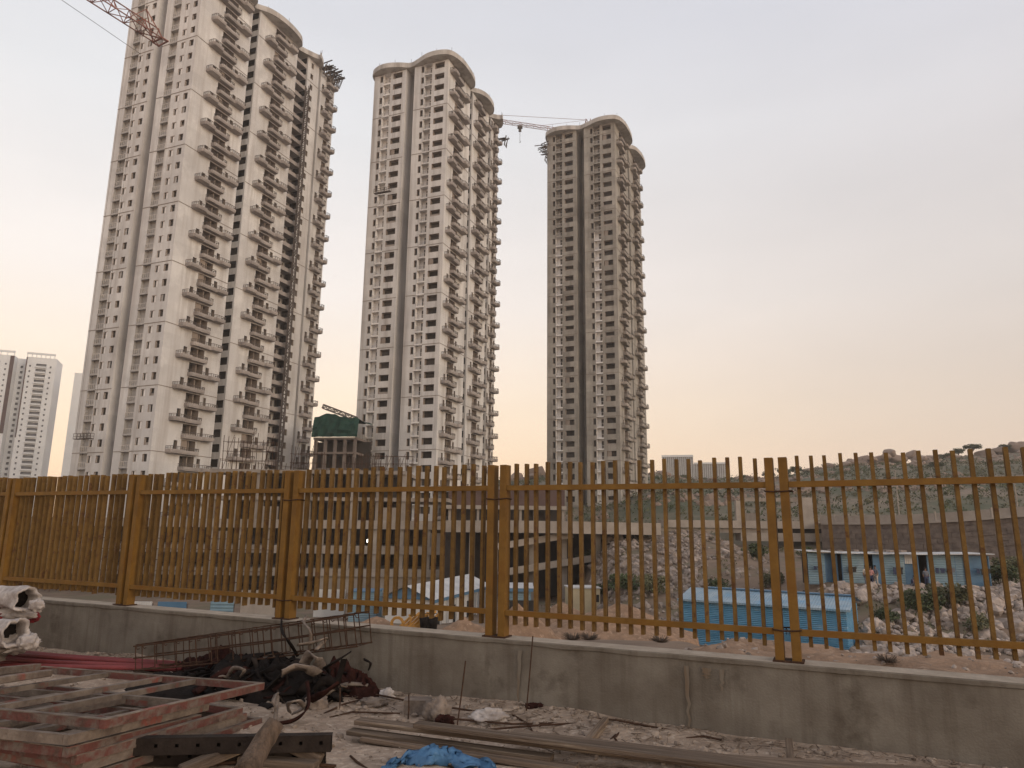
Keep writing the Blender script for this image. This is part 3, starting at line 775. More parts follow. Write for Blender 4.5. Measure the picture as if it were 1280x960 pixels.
# ------------------------------------------------------------------ pale finished towers far left
def white_tower(u0, u1, vtop, Y, label, split):
    p = at(u0, 640, Y); q = at(u1, 640, Y); H = at((u0+u1)/2, vtop, Y).z; w = (q.x-p.x)*1.32
    t = empty('finished_tower', (p.x, Y, 0), rad(22), label, 'tower', 'finished white towers in the distance')
    nf = int((H+4)/3.0); fh = 3.0
    wl = MB(); items = []; segs = []
    V = lambda x, y: Vector((x, y, 0))
    foot = [V(0, 0)]
    if split:
        a, b = split; foot += [V(w*a, 0), V(w*a, 7), V(w*b, 7), V(w*b, 0)]
    foot += [V(w, 0), V(w, 16), V(0, 16)]
    for i in range(len(foot)):
        a, b = foot[i], foot[(i+1) % len(foot)]; d = (b-a); L_ = d.length; d /= L_; hs = []
        if d.x > .9:
            for f in range(nf-1):
                z = -3+f*fh+.6
                if a.y > 1:
                    cols = [(L_*.30, 1.3, 1.4)]
                elif split: cols = [(L_*.12, .8, 1.0), (L_*.34, L_*.34, 2.0), (L_*.80, .8, 1.0)]
                else: cols = [(L_*.2, L_*.12, 2), (L_*.5, L_*.15, 1.4), (L_*.8, .9, 1.2)]
                for x, ww, hh in cols:
                    hs.append((x, x+ww, z, z+hh)); items.append((a, d, x, z, ww, hh))
        wall_with_holes(wl, a, b, -6, H, hs)
    wl.face([(v.x, v.y, H) for v in foot]); wl.build('wall', 'white_tower', t)
    items.sort(key=lambda r: -r[4]*(1 if proj(t.location+Vector((r[2]*.93, r[2]*.37, r[3])))[1] < 610 else .01))
    me = {}; rest = MB()
    for k, (a, d, x, z, ww, hh) in enumerate(items):
        n_ = niche(ww, hh, .9)
        if ww > 2:
            n_.cur = 2; n_.box(-.1, ww+.1, -1.0, -.003, -.35, -.15); n_.box(-.1, ww+.1, -1.05, -.95, -.15, .5); n_.cur = 1
        loc = a+d*x; loc = Vector((loc.x, loc.y, z)); rz = math.atan2(d.y, d.x)
        if k < 100:
            key = (round(ww, 2), hh)
            if key not in me: me[key] = n_.mesh('window', ['white_grey', 'white_grey', 'white_tower'])
            put('window', me[key], t, loc, rz)
        else: rest.add(n_, Matrix.Translation(loc) @ rotz(rz))
    if rest.v: tag(rest.build('window', ['white_grey', 'white_grey', 'white_tower'], t), kind='stuff')
    tr = MB()
    if split:
        a, b = split
        for x0, x1 in ((w*.02, w*a), (w*b, w*.98)):
            tr.box(x0, x1, -.5, .3, H+1.6, H+2.6)
            for i in range(7): xx = lerp(x0+.3, x1-.3, i/6); tr.box(xx-.15, xx+.15, -.3, .0, H+.01, H+1.6)
        tr.build('roof_pergola', 'white_tower', t)
        m2 = MB(); m2.box(w*a-1.9, w*a-.02, -.22, -.004, H*.52, H-.2); m2.box(w*b+.02, w*b+.5, -.22, -.004, H*.5, H-.2); m2.build('trim_panel', 'maroon', t)
    else:
        tr.box(w*.33, w*.45, -.25, -.004, 0, H-2); tr.build('trim_panel', 'white_grey', t)
white_tower(-69, 4, 440, 372, 'finished white tower at the left edge with two wings and maroon trim', (.50, .64))
white_tower(70, 140, 466, 385, 'finished white tower peeking out behind the left edge of the left tower', None)

# ------------------------------------------------------------------ netted building
def netted():
    p = at(391, 560, 150); q = at(447, 560, 150); w = q.x-p.x; H = at(420, 548, 150).z; HT = at(420, 517, 150).z
    t = empty('netted_building', (p.x, 150, 0), rad(-8), 'low unfinished building capped with dark green netting between left and middle towers', 'building')
    for z in (H-10.2, H-6.8, H-3.4, H-.3):
        s = MB(); s.box(0, w, 0, 10, z, z+.45); s.build('slab', 'dull_concrete', t)
    for i in range(5):
        for j in range(2):
            c = MB(); x = .4+i*(w-.8)/4; c.box(x-.3, x+.3, .2+j*8, .8+j*8, -5, H-.302); c.build('column', 'dull_concrete', t)
    b = MB(); b.box(-1.5, w+1.5, 5, 5.3, -5, H-.31); b.build('back_wall', 'inner_shade', t)
    n = MB()
    def P(i, j):
        a = i/20; c = j/6
        x = lerp(-.3, w+.3, a); z = lerp(H+.2, HT-(abs(a-.35)*2.0+.7*nz(a*6, c*3)), c); y = -.4+1.0*c*c+.5*nz(a*9, c*4)
        return (x, y, z)
    n.grid(P, 21, 7)
    n.grid(lambda i, j: (lambda a: (a[0], lerp(a[1], 9.5, j/4), a[2]-.3*math.sin(j*.8)))(P(i, 6)), 21, 5)
    n.build('safety_net', 'net', t)
    c = MB(); a = at(404, 508, 152); b_ = at(446, 524, 152)
    inv = Matrix.Rotation(rad(8), 4, 'Z') @ Matrix.Translation((-p.x, -150, 0))
    lattice(c, inv @ a, inv @ b_, .8, 1.2, .16); c.build('conveyor_arm', 'steel', t)
netted()

# ------------------------------------------------------------------ podium car park
def slabbar(name, p, q, w, h, m_, parent):
    b = MB(); b.bar(p, q, w, h); return b.build(name, m_, parent)
def podium():
    Y = 106; xa = at(-40, 655, Y).x; xb = at(574, 655, Y).x
    t = empty('parking_podium', (0, Y, 0), 0, 'long unfinished concrete parking podium with dark open levels below the left and middle towers', 'building')
    zs = [-1.9, 1.0]
    dk = MB(); dk.box(xa, xb, 0, 17, .95, 1.3); dk.build('slab', 'podium', t)
    pr = MB(); pr.box(xa, xb, -.25, -.005, .70, 1.95); pr.build('parapet', 'podium', t)
    lv = MB(); lv.box(xa, xb, 0.02, 17, -2.9, -1.75); lv.build('slab', 'podium', t)
    fl_ = MB(); fl_.box(xa, xb, -.1, 17, -6.1, -5.0); fl_.build('slab', 'podium', t)
    gw = MB(); xg = at(395, 700, Y).x; gw.box(xg, xb, .3, .7, -9, -6.105); gw.build('base_wall', 'podium', t)
    bk = MB(); bk.box(xa, xb, 9, 9.3, -9, -6.105); bk.build('back_wall', 'inner_shade', t)
    bk = MB(); bk.box(xa, xb, 9, 9.3, -5.0, .94); bk.build('back_wall', 'inner_shade', t)
    n = 19
    for i in range(n):
        x = lerp(xa+.6, xb-.6, i/(n-1))
        c = MB(); c.box(x-.32, x+.32, .25, .9, -1.745, .945); c.box(x-.32, x+.32, .25, .9, -4.995, -2.905); c.build('column', 'podium', t)
        if x < xg: c = MB(); c.box(x-.32, x+.32, .25, .9, -9, -6.11); c.build('column', 'podium', t)
        if i % 8 == 1 and x > -52:
            f = MB(); f.box(x+.33, x+2.6, .5, .7, -1.74, .2 if i % 2 else -.4); f.build('infill_wall', 'podium', t)
    # upper frame in front of the left tower
    Y2 = 0; ua = at(256, 640, Y).x; ub = at(505, 640, Y).x; uc = at(560, 640, Y).x
    z2 = at(330, 586, Y).z
    levels = [z2-.6, z2-4.6]
    for k, z in enumerate(levels):
        s = MB(); s.box(ua, ub if k == 0 else uc, .4, 15, z, z+.55); s.build('slab', 'podium', t)
    nn = 9
    for i in range(nn):
        x = lerp(ua+.5, ub-.5, i/(nn-1))
        c = MB(); wd = .55 if i % 2 == 0 else .35
        c.box(x-wd, x+wd, .7, 1.4, levels[1]+.555, levels[0]-.005); c.box(x-wd, x+wd, .7, 1.4, 1.305, levels[1]-.005); c.build('column', 'podium', t)
        if i in (2, 7):
            f = MB(); f.box(x+wd+.01, x+wd+2.4, .9, 1.1, 1.31, levels[1]-.9); f.build('infill_wall', 'podium', t)
    bk2 = MB(); bk2.box(ua, ub, 8, 8.3, 1.31, levels[0]-.01); bk2.build('back_wall', 'inner_shade', t)
    for i in range(26):
        x = lerp(ua+1, uc-1, i/25); z = z2 if x < ub else levels[1]+.55
        for k in range(2): rf = MB(); rf.bar((x+k*.5, 1.2, z-.05), (x+k*.5+R.uniform(-.2, .2), 1.2, z+R.uniform(.8, 1.8)), .06, .06); rf.build('starter_bar', 'rust', t)
    lamp = MB(); lp = at(461, 676, Y-.6)
    lamp.box(lp.x-.25, lp.x+.25, lp.y-Y-.15, lp.y-Y+.05, lp.z-.22, lp.z+.22); lamp.build('work_lamp', 'lamp', t)
    return ua, ub, uc, z2, Y
ua, ub, uc, z2, PY = podium()

def scaffold(x0, x1, y, zb, H, lift, bay, label, dep=1.6, jit=.0):
    t = empty('scaffold', (x0, y, zb), 0, label, 'scaffold', 'pipe scaffolds on the podium')
    n = max(1, int((x1-x0)/bay)); w = x1-x0
    hs = [H*R.uniform(1-jit, 1) for _ in range(n+1)]
    for i in range(n+1):
        for yy in (0, dep):
            m_ = MB(); m_.bar((w*i/n, yy, 0), (w*i/n+R.uniform(-.1, .1), yy, hs[i]), .07, .07); m_.build('standard', 'rust', t)
    k = 1
    while k*lift < H:
        for yy in (0, dep):
            i = 0
            while i < n:
                j = i
                while j < n and k*lift < min(hs[j], hs[j+1])+.2: j += 1
                if j > i:
                    l = MB(); l.bar((w*i/n-.2, yy, k*lift), (w*j/n+.2, yy, k*lift+R.uniform(-.06, .06)), .055, .055); l.build('ledger', 'rust', t)
                i = j+1
        k += 1
    for i in range(0, n, 2):
        b = MB(); b.bar((w*i/n, 0, 0), (w*(i+1)/n, 0, H*.9), .05, .05); b.build('brace', 'rust', t)
scaffold(ua+.3, ua+8, PY+4, z2, 6.2, 1.5, 1.3, 'rusty pipe scaffold on the podium roof at the foot of the left tower', jit=.3)
scaffold(at(352, 560, PY).x, at(392, 560, PY).x, PY+5, z2, 5.4, 1.4, 1.2, 'rusty pipe scaffold on the podium roof below the netted building', jit=.4)
scaffold(at(428, 560, PY).x, at(512, 560, PY).x, PY+3, z2, 3.1, 1.2, 1.0, 'dense pipe scaffold on the podium roof below the middle tower', jit=.3)
scaffold(at(70, 700, PY).x, at(345, 700, PY).x, PY-3.2, -8.4, 9.0, 1.5, 1.6, 'long pipe scaffold standing before the dark podium levels at left', jit=.1)

def deck_and_ramps():
    t = empty('ramp_deck', (0, 92, 0), 0, 'curved concrete deck on columns with two sloping ramps below the right tower', 'ramp')
    L_ = [at(556, 650.5, 97), at(640, 650.5, 94), at(730, 652, 93), at(826, 654, 95)]
    b = MB(); s = MB()
    for i in range(3):
        p, q = L_[i], L_[i+1]
        for k, (dy0, dy1, z0, z1) in enumerate(((0, .3, -1.55, 0), (.3, 10, -1.55, -1.1))):
            tgt = b if k == 0 else s
            P = [(p.x, p.y-92+dy0, p.z+z0), (q.x, q.y-92+dy0, q.z+z0), (q.x, q.y-92+dy1, q.z+z0), (p.x, p.y-92+dy1, p.z+z0)]
            T_ = [(x, y, z-z0+z1) for x, y, z in P]
            for f in ((P[3], P[2], P[1], P[0]), T_, (P[0], P[1], T_[1], T_[0]), (P[1], P[2], T_[2], T_[1]), (P[2], P[3], T_[3], T_[2]), (P[3], P[0], T_[0], T_[3])): tgt.face(f)
    b.build('parapet', 'precast', t); s.build('slab', 'podium', t)
    for (u0, v0, u1, v1, Ya, Yb) in ((622, 683, 716, 668, 95, 95), (625, 716, 790, 690, 94, 98)):
        p = at(u0, v0, Ya); q = at(u1, v1, Yb); r = MB()
        r.bar((p.x, p.y-92, p.z), (q.x, q.y-92, q.z), .3, .85); r.build('ramp_parapet', 'precast', t)
        r = MB(); r.bar((p.x, p.y-92+2.2, p.z-.3), (q.x, q.y-92+2.2, q.z-.3), 3.9, .3); r.build('ramp_slab', 'podium', t)
    for u in (590, 619, 665, 705, 747, 775):
        for k, Yc in ((0, 97.5), (1, 101)):
            p = at(u, 690, Yc); c = MB(); c.box(p.x-.38, p.x+.38, Yc-92-.4, Yc-92+.4, -9, L_[2].z-1.56 if u > 600 else L_[0].z-1.56); c.build('column', 'podium', t)
    w = MB(); a = at(556, 690, 103.5); e = at(800, 690, 103.5); w.box(a.x, e.x, 11.5, 11.8, -9, .4); w.build('back_wall', 'inner_shade', t)
    w = MB(); a = at(775, 690, 98); e = at(800, 690, 98); w.box(a.x, e.x+1.5, 6.6, 6.9, -1.9, -.9); w.build('infill_wall', 'podium', t)
deck_and_ramps()

# low dark hall behind the deck
def hall():
    Y = 150; a = at(560, 640, Y); b = at(706, 640, Y); z1 = at(640, 612, Y).z; z0 = at(640, 634, Y).z
    t = empty('site_hall', (a.x, Y, 0), 0, 'low hall with dark maroon upper wall behind the deck, left of the right tower', 'building')
    w = b.x-a.x
    m_ = MB(); m_.box(0, w, 0, 12, z0, z1); m_.build('upper_wall', 'maroon', t)
    m_ = MB(); m_.box(-.3, w+.3, -1.2, 0-.005, z0-.5, z0+.3); m_.build('canopy', 'precast', t)
    for i in range(9):
        c = MB(); x = lerp(.4, w-.4, i/8); c.box(x-.25, x+.25, -.6, -.1, -1, z0-.505); c.build('column', 'precast', t)
    m_ = MB(); m_.box(0, w, 3, 3.3, -1, z0-.01); m_.build('back_wall', 'inner_shade', t)
hall()

# ------------------------------------------------------------------ stone retaining wall, precast fence, overpass, poles
def retaining():
    t = empty('retaining_wall', (0, 0, 0), 0, 'tall dressed stone retaining wall with pale fence on top below the hillside', 'wall')
    pts = []
    for u, v in ((1026, 654), (1080, 654), (1140, 653), (1200, 650), (1240, 647), (1290, 643), (1420, 630)):
        d = ray(u, 655); k = d.x/d.y
        lo, hi = 60, 160
        for _ in range(40):
            mid = (lo+hi)/2
            if rw_y(k*mid) > mid: lo = mid
            else: hi = mid
        pts.append(at(u, v, lo))
    m_ = MB(); m_.cur = 0
    for p, q in zip(pts, pts[1:]):
        L_ = (q-p).length; n = max(2, int(L_/1.1)); 
        d = (q-p)/L_; nr = Vector((d.y, -d.x, 0)).normalized()
        a = p; b = q
        m_.face([(a.x, a.y, -5), (b.x, b.y, -5), (b.x, b.y, b.z), (a.x, a.y, a.z)])
        for r in range(8):
            for i in range(n):
                if R.random() < .08: continue
                x0 = L_*(i+(.5 if r % 2 else 0))/n+.04; x1 = x0+L_/n-.08
                if x1 > L_: continue
                zt = lerp(p.z, q.z, (i+.5)/n)-.1-r*.72
                c = p+d*((x0+x1)/2); m_.bar((p.x+d.x*x0, p.y+d.y*x0, zt-.33), (p.x+d.x*x1, p.y+d.y*x1, zt-.33), R.uniform(.1, .26), .62)
    m_.build('stone_face', 'stone_wall', t)
    f = MB(); ps = MB()
    for p, q in zip(pts, pts[1:]):
        L_ = (q-p).length; n = max(1, int(L_/2.0))
        for i in range(n):
            a = p.lerp(q, i/n); b = p.lerp(q, (i+1)/n); s_ = R.uniform(-.03, .03)
            f.bar((a.x, a.y, a.z+.55+s_), (b.x, b.y, b.z+.55+s_), .08, 1.05)
            ps.bar((a.x, a.y-.06, a.z+.02), (a.x, a.y-.06, a.z+1.3), .2, .2)
        f.bar((p.x, p.y-.18, p.z-.1), (q.x, q.y-.18, q.z-.1), .5, .22)
    f.build('precast_panel', 'precast', t); ps.build('precast_post', 'precast', t)
    return pts
RWP = retaining()
mb = MB()
for p, q in zip(RWP, RWP[1:]):
    mb.face([(p.x, p.y-.02, p.z-.02), (q.x, q.y-.02, q.z-.02), (q.x+1.5, q.y+9, q.z+.1), (p.x+1.5, p.y+9, p.z+.1)])
MT['road'] = mat('dusty_road', (.30, .24, .19), (.22, .175, .14), .5, .95)
tag(mb.build('hill_road', 'road'), kind='structure')
POLE_L = ['leftmost grey lamp pole on the hill side, right of the last fence post pair', 'thin lamp pole above the middle of the retaining wall', 'tallest grey lamp pole above the right part of the retaining wall', 'lamp pole pair member nearest the right edge of the photo']
for (u, vb, vt, Yp), lb in zip(((1019, 650, 588, 118), (1124, 645, 588, 112), (1242, 640, 575, 100), (1270, 620, 604, 100)), POLE_L):
    p = at(u, vb, Yp); q = at(u-3, vt, Yp); t = empty('lamp_pole', p, 0, lb, 'lamp pole', 'lamp poles along the hill road')
    m_ = MB(); m_.tube([(0, 0, -1.5), (0, 0, q.z-p.z)], [.12, .07], 8); m_.build('pole', 'precast', t)
    m_ = MB(); m_.bar((0, 0, q.z-p.z-.1), (-.9, 0, q.z-p.z+.15), .07, .07); m_.box(-1.4, -.8, -.12, .12, q.z-p.z+.1, q.z-p.z+.22); m_.build('lamp_head', 'precast', t)
def overpass():
    Y = 112; t = empty('concrete_portal', (0, Y, 0), 0, 'unfinished concrete portal frame and deck end at the foot of the green hill', 'structure')
    def bx(u0, v0, u1, v1, y0, y1, nm, m_='precast'):
        a = at(u0, v1, Y); b = at(u1, v0, Y); k = MB(); k.box(a.x, b.x, y0, y1, a.z, b.z); return k.build(nm, m_, t)
    bx(921, 626, 931, 652, 0, .8, 'column'); bx(1003, 622, 1015, 654, 0, 1.2, 'column')
    bx(928, 622.5, 1003, 626.5, .1, .7, 'beam', 'podium'); bx(931.2, 641, 960, 651, 4, 4.3, 'low_wall', 'podium')
    bx(830, 652, 1034, 659, -.9, 5, 'deck'); bx(972, 660, 1034, 666, .6, 1, 'gap_shade', 'dark'); bx(925, 667, 1034, 676, -.6, 2, 'abutment')  # dark box in the open gap is painted shade
    bx(826, 661, 970, 665, -.4, 3, 'abutment', 'podium')
overpass()
def glass_building():
    Y = 330; a = at(829, 600, Y); b = at(906, 600, Y)
    t = empty('glass_building', (a.x, Y, a.z-4), rad(-14), 'pale glass office building standing on the hilltop above the fence', 'building')
    w = b.x-a.x; H = at(850, 572, Y).z-a.z+4; H2 = at(890, 581, Y).z-a.z+4
    m_ = MB(); m_.box(0, w*.48, 0, 14, 0, H); m_.box(w*.482, w, 2, 16, 0, H2); m_.build('glass_wall', 'glass_pale', t)
    g = MB()
    for i in range(16):
        x = w*.48*i/15; g.bar((x, -.1, 0), (x, -.1, H), .25, .2)
        x2 = lerp(w*.5, w, i/15); g.bar((x2, 1.9, 0), (x2, 1.9, H2), .25, .2)
    g.build('mullion', 'white_tower', t)
    r = MB(); r.box(-.4, w*.485, -.5, 14.4, H+.01, H+1); r.box(w*.49, w+.4, 1.5, 16.4, H2+.01, H2+.8); r.build('roof_edge', 'white_tower', t)
glass_building()

HM = bpy.data.materials.new('haze'); HM.use_nodes = True; _t = HM.node_tree; _t.nodes.clear()
_o = _t.nodes.new('ShaderNodeOutputMaterial'); _v = _t.nodes.new('ShaderNodeVolumePrincipled'); _v.inputs['Color'].default_value = (.985, .95, .93, 1); _v.inputs['Density'].default_value = HAZE; _v.inputs['Anisotropy'].default_value = .2
_t.links.new(_v.outputs[0], _o.inputs['Volume']); MT['haze'] = HM
_b = MB(); _b.box(-570, 570, -70, 710, -14, 150); tag(_b.build('haze', 'haze'), kind='stuff')
# ------------------------------------------------------------------ rocks, rubble, shrubs, trees
def rock_mb(seed, sub=2, rough=.35):
    import bmesh
    bm = bmesh.new(); bmesh.ops.create_icosphere(bm, subdivisions=sub, radius=1)
    for v in bm.verts:
        n = nz(v.co.x*1.1+seed*7, v.co.y*1.1, v.co.z*1.1)*rough*1.6+nz(v.co.x*2.7+seed, v.co.y*2.7, v.co.z*2.7)*rough*.5
        v.co *= 1+n
        for ax in (Vector((1, .2, .3)), Vector((-.5, .8, .4)), Vector((.1, -.9, .5)), Vector((-.3, .1, .9))):
            ax = ax.normalized(); d = v.co.dot(ax); lim = .62+.1*math.sin(seed*3)
            if d > lim: v.co -= ax*(d-lim)*.85
    m_ = MB(); m_.v = [tuple(v.co) for v in bm.verts]; bm.verts.index_update(); m_.f = [tuple(x.index for x in f.verts) for f in bm.faces]; m_.mi = [0]*len(m_.f)
    bm.free(); return m_
ROCKS = [rock_mb(i) for i in range(6)]; ROCKS_LO = [rock_mb(i+10, 1) for i in range(6)]
rock_me = [r.mesh('boulder', 'rubble') for r in ROCKS]; gran_me = [rock_mb(i+20, 3, .22).mesh('boulder', 'granite', True) for i in range(4)]
def rnd_rot(): return Matrix.Rotation(R.uniform(0, 6.28), 4, 'Z') @ Matrix.Rotation(R.uniform(-.6, .6), 4, 'X') @ Matrix.Rotation(R.uniform(-.6, .6), 4, 'Y')
def onterr(u, v, Ya=20, Yb=420):
    y = Ya
    while y < Yb:
        p = at(u, v, y)
        if p.z < terr(p.x, p.y): return p
        y += .4 if y < 80 else 1.0
    return None
def rubble(name, spots, smin, smax, lo=True, mt='rubble'):
    mb = MB()
    for p, s in spots:
        M_ = Matrix.Translation(p) @ rnd_rot() @ Matrix.Diagonal((s*R.uniform(.7, 1.3), s*R.uniform(.7, 1.2), s*R.uniform(.6, 1.05), 1))
        mb.add(R.choice(ROCKS_LO if lo else ROCKS), M_)
    return tag(mb.build(name, mt), kind='stuff')
sp = []
for _ in range(3900):        # slope below the deck end
    x = R.uniform(5, 33); y = R.uniform(52, 108); c = nz(x*.13, y*.13, 5)
    if c < -.2 and R.random() < .8: continue
    if x > y*.36 or x < 7+(y-55)*.09: continue
    if x > y*.27 and y > 66 and R.random() < .86: continue
    sp.append((Vector((x, y, terr(x, y)+.10)), min(.8, .17/R.uniform(.16, 1)**.9)))
rubble('rubble_slope', sp, 0, 0)
sp = []
for _ in range(4200):        # bank in front of the far shed
    x = R.uniform(20, 62); y = R.uniform(40, 60.5)
    if x < y*.385: continue
    if nz(x*.16, y*.2, 1) < -.3: continue
    sp.append((Vector((x, y, terr(x, y)+.12)), min(.75, .15/R.uniform(.16, 1)**.9)))
rubble('rubble_bank', sp, 0, 0)
sp = []
for _ in range(900):         # litter on the bank behind the wall
    s = R.uniform(5, 11.5); d = R.uniform(.5, 9); p = fl(s, d)
    sp.append((Vector((p.x, p.y, terr(p.x, p.y)+.01)), .008/R.uniform(.1, 1)))
rubble('bank_stones', sp, 0, 0)
BIG = [(1125, 768, .95), (1148, 756, .8), (1176, 742, .7), (1210, 738, .85), (1240, 754, .9), (1262, 782, 1.05), (1228, 776, .75), (1255, 738, .8), (1135, 735, .6), (1108, 752, .7), (1185, 770, .65), (1275, 760, .8),
       (815, 735, .8), (840, 715, .9), (868, 700, .8), (795, 712, .8), (890, 730, .9), (925, 715, .8), (855, 745, .7), (828, 690, .7), (905, 690, .75), (780, 735, .7)]
POSW = ['with a flat pale top', 'with a leaning face', 'with sharp broken edges', 'with a blunt nose', 'half sunk in loose earth', 'tilted on its side']
for i, (u, v, s) in enumerate(BIG):
    p = onterr(u, v, 40)
    if p is None: continue
    o = put('boulder', rock_me[i % 6], None, p, R.uniform(0, 6)); o.scale = (s*R.uniform(.9, 1.2), s, s*R.uniform(.6, .85))
    if i < 12: lb = 'pale broken boulder in the rubble bank below the long blue shed at right'; gp = 'boulders in the right rubble bank'
    else: lb = 'pale broken boulder in the rubble slope below the deck end and portal'; gp = 'boulders in the rubble slope'
    tag(o, lb, 'boulder', gp)
# granite boulders along the ridge
for i, (u, v, s, lb) in enumerate([(1112, 564, 2.9, 'largest round granite boulder perched on the ridge'), (1141, 566, 2.4, 'round dark boulder on the ridge just right of the largest one'), (1080, 573, 3.2, 'long flat granite boulder on the ridge left of the largest one'), (1062, 576, 2.2, 'small granite boulder at the left end of the flat ridge rocks'),
        (1098, 572, 2.6, 'granite boulder leaning under the largest ridge boulder'), (1270, 556, 3.2, 'big granite boulder on the ridge at the right edge'), (1250, 565, 2.6, 'granite boulder below the ridge top near the right edge'), (828, 592, 3.5, 'rounded granite boulder on the ridge right of the right tower'),
        (645, 594, 3.2, 'rounded granite boulder on the ridge between the middle and right towers'), (672, 588, 3.8, 'tallest granite boulder on the ridge left of the right tower'), (1035, 581, 2.4, 'low granite boulder on the ridge above the last fence post pair'), (1223, 572, 3.2, 'granite boulder on the slope under the ridge trees at right')]):
    p = at(u, v, 296); o = put('boulder', gran_me[i % 4], None, Vector((p.x, 296, p.z-s*.35)), R.uniform(0, 6)); o.scale = (s*1.25, s, s*.95); tag(o, lb, 'boulder', 'granite boulders on the ridge')
SHELF = [(1055, 578), (1066, 575), (1073, 577), (1086, 571), (1092, 576), (1104, 568), (1120, 568), (1128, 572), (1148, 570), (1155, 573), (1164, 570), (1178, 569), (1232, 563), (1243, 560), (1262, 557), (1280, 552), (1287, 556), (1010, 585), (1026, 584), (655, 596), (664, 592), (684, 593), (810, 598), (836, 598), (948, 601)]
for i, (u, v) in enumerate(SHELF):
    p = at(u, v, 294); s = R.uniform(1.6, 3.2); o = put('boulder', gran_me[i % 4], None, Vector((p.x, 294+R.uniform(-3, 3), p.z-s*.5)), R.uniform(0, 6)); o.scale = (s*1.5, s, s*R.uniform(.6, .9)); tag(o, 'weathered granite boulder packed into the broken rock shelf along the ridge line', 'boulder', 'rock shelf boulders on the ridge')
sp = []
for _ in range(2200):
    k = R.uniform(-.02, .85); y = R.uniform(170, 300); x = k*y; 
    if nz(x*.028, y*.028, 2)*.8+nz(x*.09, y*.09, 7)*.4 < .0: continue
    if x < 14: continue
    sp.append((Vector((x, y, terr(x, y))), R.uniform(.5, 1.0)/R.uniform(.4, 1)))
rubble('hill_rocks', sp, 0, 0, mt='granite')

def leaves(mb, c, r, n, s, squash=.75):
    for _ in range(n):
        while True:
            v = Vector((R.uniform(-1, 1), R.uniform(-1, 1), R.uniform(-1, 1)))
            if .25 < v.length < 1: break
        p = c+Vector((v.x*r, v.y*r, v.z*r*squash)); a = Vector((R.gauss(0, 1), R.gauss(0, 1), R.gauss(0, 1))).normalized()
        b = a.orthogonal().normalized(); q = a.cross(b); t = s*R.uniform(.6, 1.4)
        mb.face([p-b*t, p+q*t*.55, p+b*t, p-q*t*.55])
def shrub_parts(seed, w, h, nclump, nleaf, ls):
    R.seed(seed); mb = MB(); st = MB()
    for i in range(nclump):
        a = R.uniform(0, 6.28); rr_ = w*.5*math.sqrt(R.random())*.8; z = h*R.uniform(.25, .85)*(1-.5*rr_/w)
        c = Vector((math.cos(a)*rr_, math.sin(a)*rr_, z)); leaves(mb, c, w*R.uniform(.14, .26), nleaf, ls)
        st.tube([(0, 0, -.3), (c.x*.4, c.y*.4, c.z*.5), tuple(c)], [.04*h/2, .03*h/2, .015], 4)
    return mb, st
SH = []
for i in range(4):
    a, b = shrub_parts(100+i, 2.6, 1.7, 15, 75, .12); SH.append((a.mesh('foliage', 'leaf_dry' if i % 2 else 'leaf'), b.mesh('stem', 'bark')))
def tree_parts(seed, w, h, ncl, nl, ls, flat=False):
    R.seed(seed); mb = MB(); tr = MB(); th = h*(.45 if not flat else .6)
    tr.tube([(0, 0, -.5), (.1, 0, th*.6), (.15, .1, th*1.1)], [h*.035, h*.028, h*.015], 7)
    for i in range(ncl):
        a = R.uniform(0, 6.28); r_ = w*.5*math.sqrt(R.random())*.85; z = th+(h-th)*R.uniform(.1, .85)*(1-.4*(r_/w)) if not flat else h*R.uniform(.78, .95)
        c = Vector((math.cos(a)*r_, math.sin(a)*r_, z)); leaves(mb, c, w*R.uniform(.12, .2), nl, ls, .7 if not flat else .55)
        if i % 2 == 0: tr.tube([(.1, .05, th*.8), (c.x*.5, c.y*.5, lerp(th, c.z, .6)), tuple(c)], [h*.014, h*.01, h*.004], 5)
    return mb, tr
TR = []
for i, fl_ in enumerate((False, False, True)):
    a, b = tree_parts(200+i, 7, 7, 30, 60, .26, fl_); TR.append((a.mesh('crown', 'leaf'), b.mesh('trunk', 'bark')))
R.seed(11)
SHRUBS = [(925, 668, 1.9, 'dense dark green shrub on the slope below the concrete portal'), (905, 655, 1.0, 'small round shrub beside the deck end above the rubble slope'), (1150, 768, 1.5, 'wide dry shrub growing among the boulders at right'), (1186, 762, 1.6, 'tall dry shrub in the middle of the right rubble bank'),
    (1110, 780, .9, 'low shrub right of the blue container shed'), (1225, 790, 1.0, 'green shrub low in the right rubble bank behind the fence rail'), (1250, 730, 1.5, 'green shrub at the right end of the long blue shed'), (1262, 718, 1.6, 'leafy shrub against the stone wall at the right edge'), (1225, 690, 1.5, 'shrub behind the right end of the long shed roof'), (1090, 688, 1.3, 'dry shrub behind the middle of the long shed roof'), (1195, 690, 1.3, 'low dry shrub between stone wall and shed roof'),
    (700, 716, 1.9, 'dark shrub under the lower ramp, above the beige cabin'), (735, 708, 1.9, 'dark shrub right of the beige cabin roof under the ramp'), (672, 718, 1.7, 'dark shrub at the foot of the ramp left of the beige cabin'), (782, 740, 1.6, 'green shrub at the foot of the rubble slope'), (815, 742, 1.5, 'green shrub left of the blue container shed'), (757, 745, 1.3, 'small shrub right of the beige cabin'), (800, 672, 1.5, 'shrub under the right end of the deck'), (900, 742, 1.2, 'shrub behind the blue container shed roof'), (965, 735, 1.3, 'shrub behind the post pair between rubble and shed'), (945, 700, 1.6, 'shrub on the earth path below the portal'),
    (540, 722, 1.9, 'dark shrub behind the pale roofed shed, left one'), (565, 718, 1.9, 'dark shrub behind the pale roofed shed, right one'), (450, 728, 1.6, 'dull shrub at the podium foot behind the small blue gabled shed'), (1010, 700, 1.2, 'small shrub at the left end of the long blue shed')]
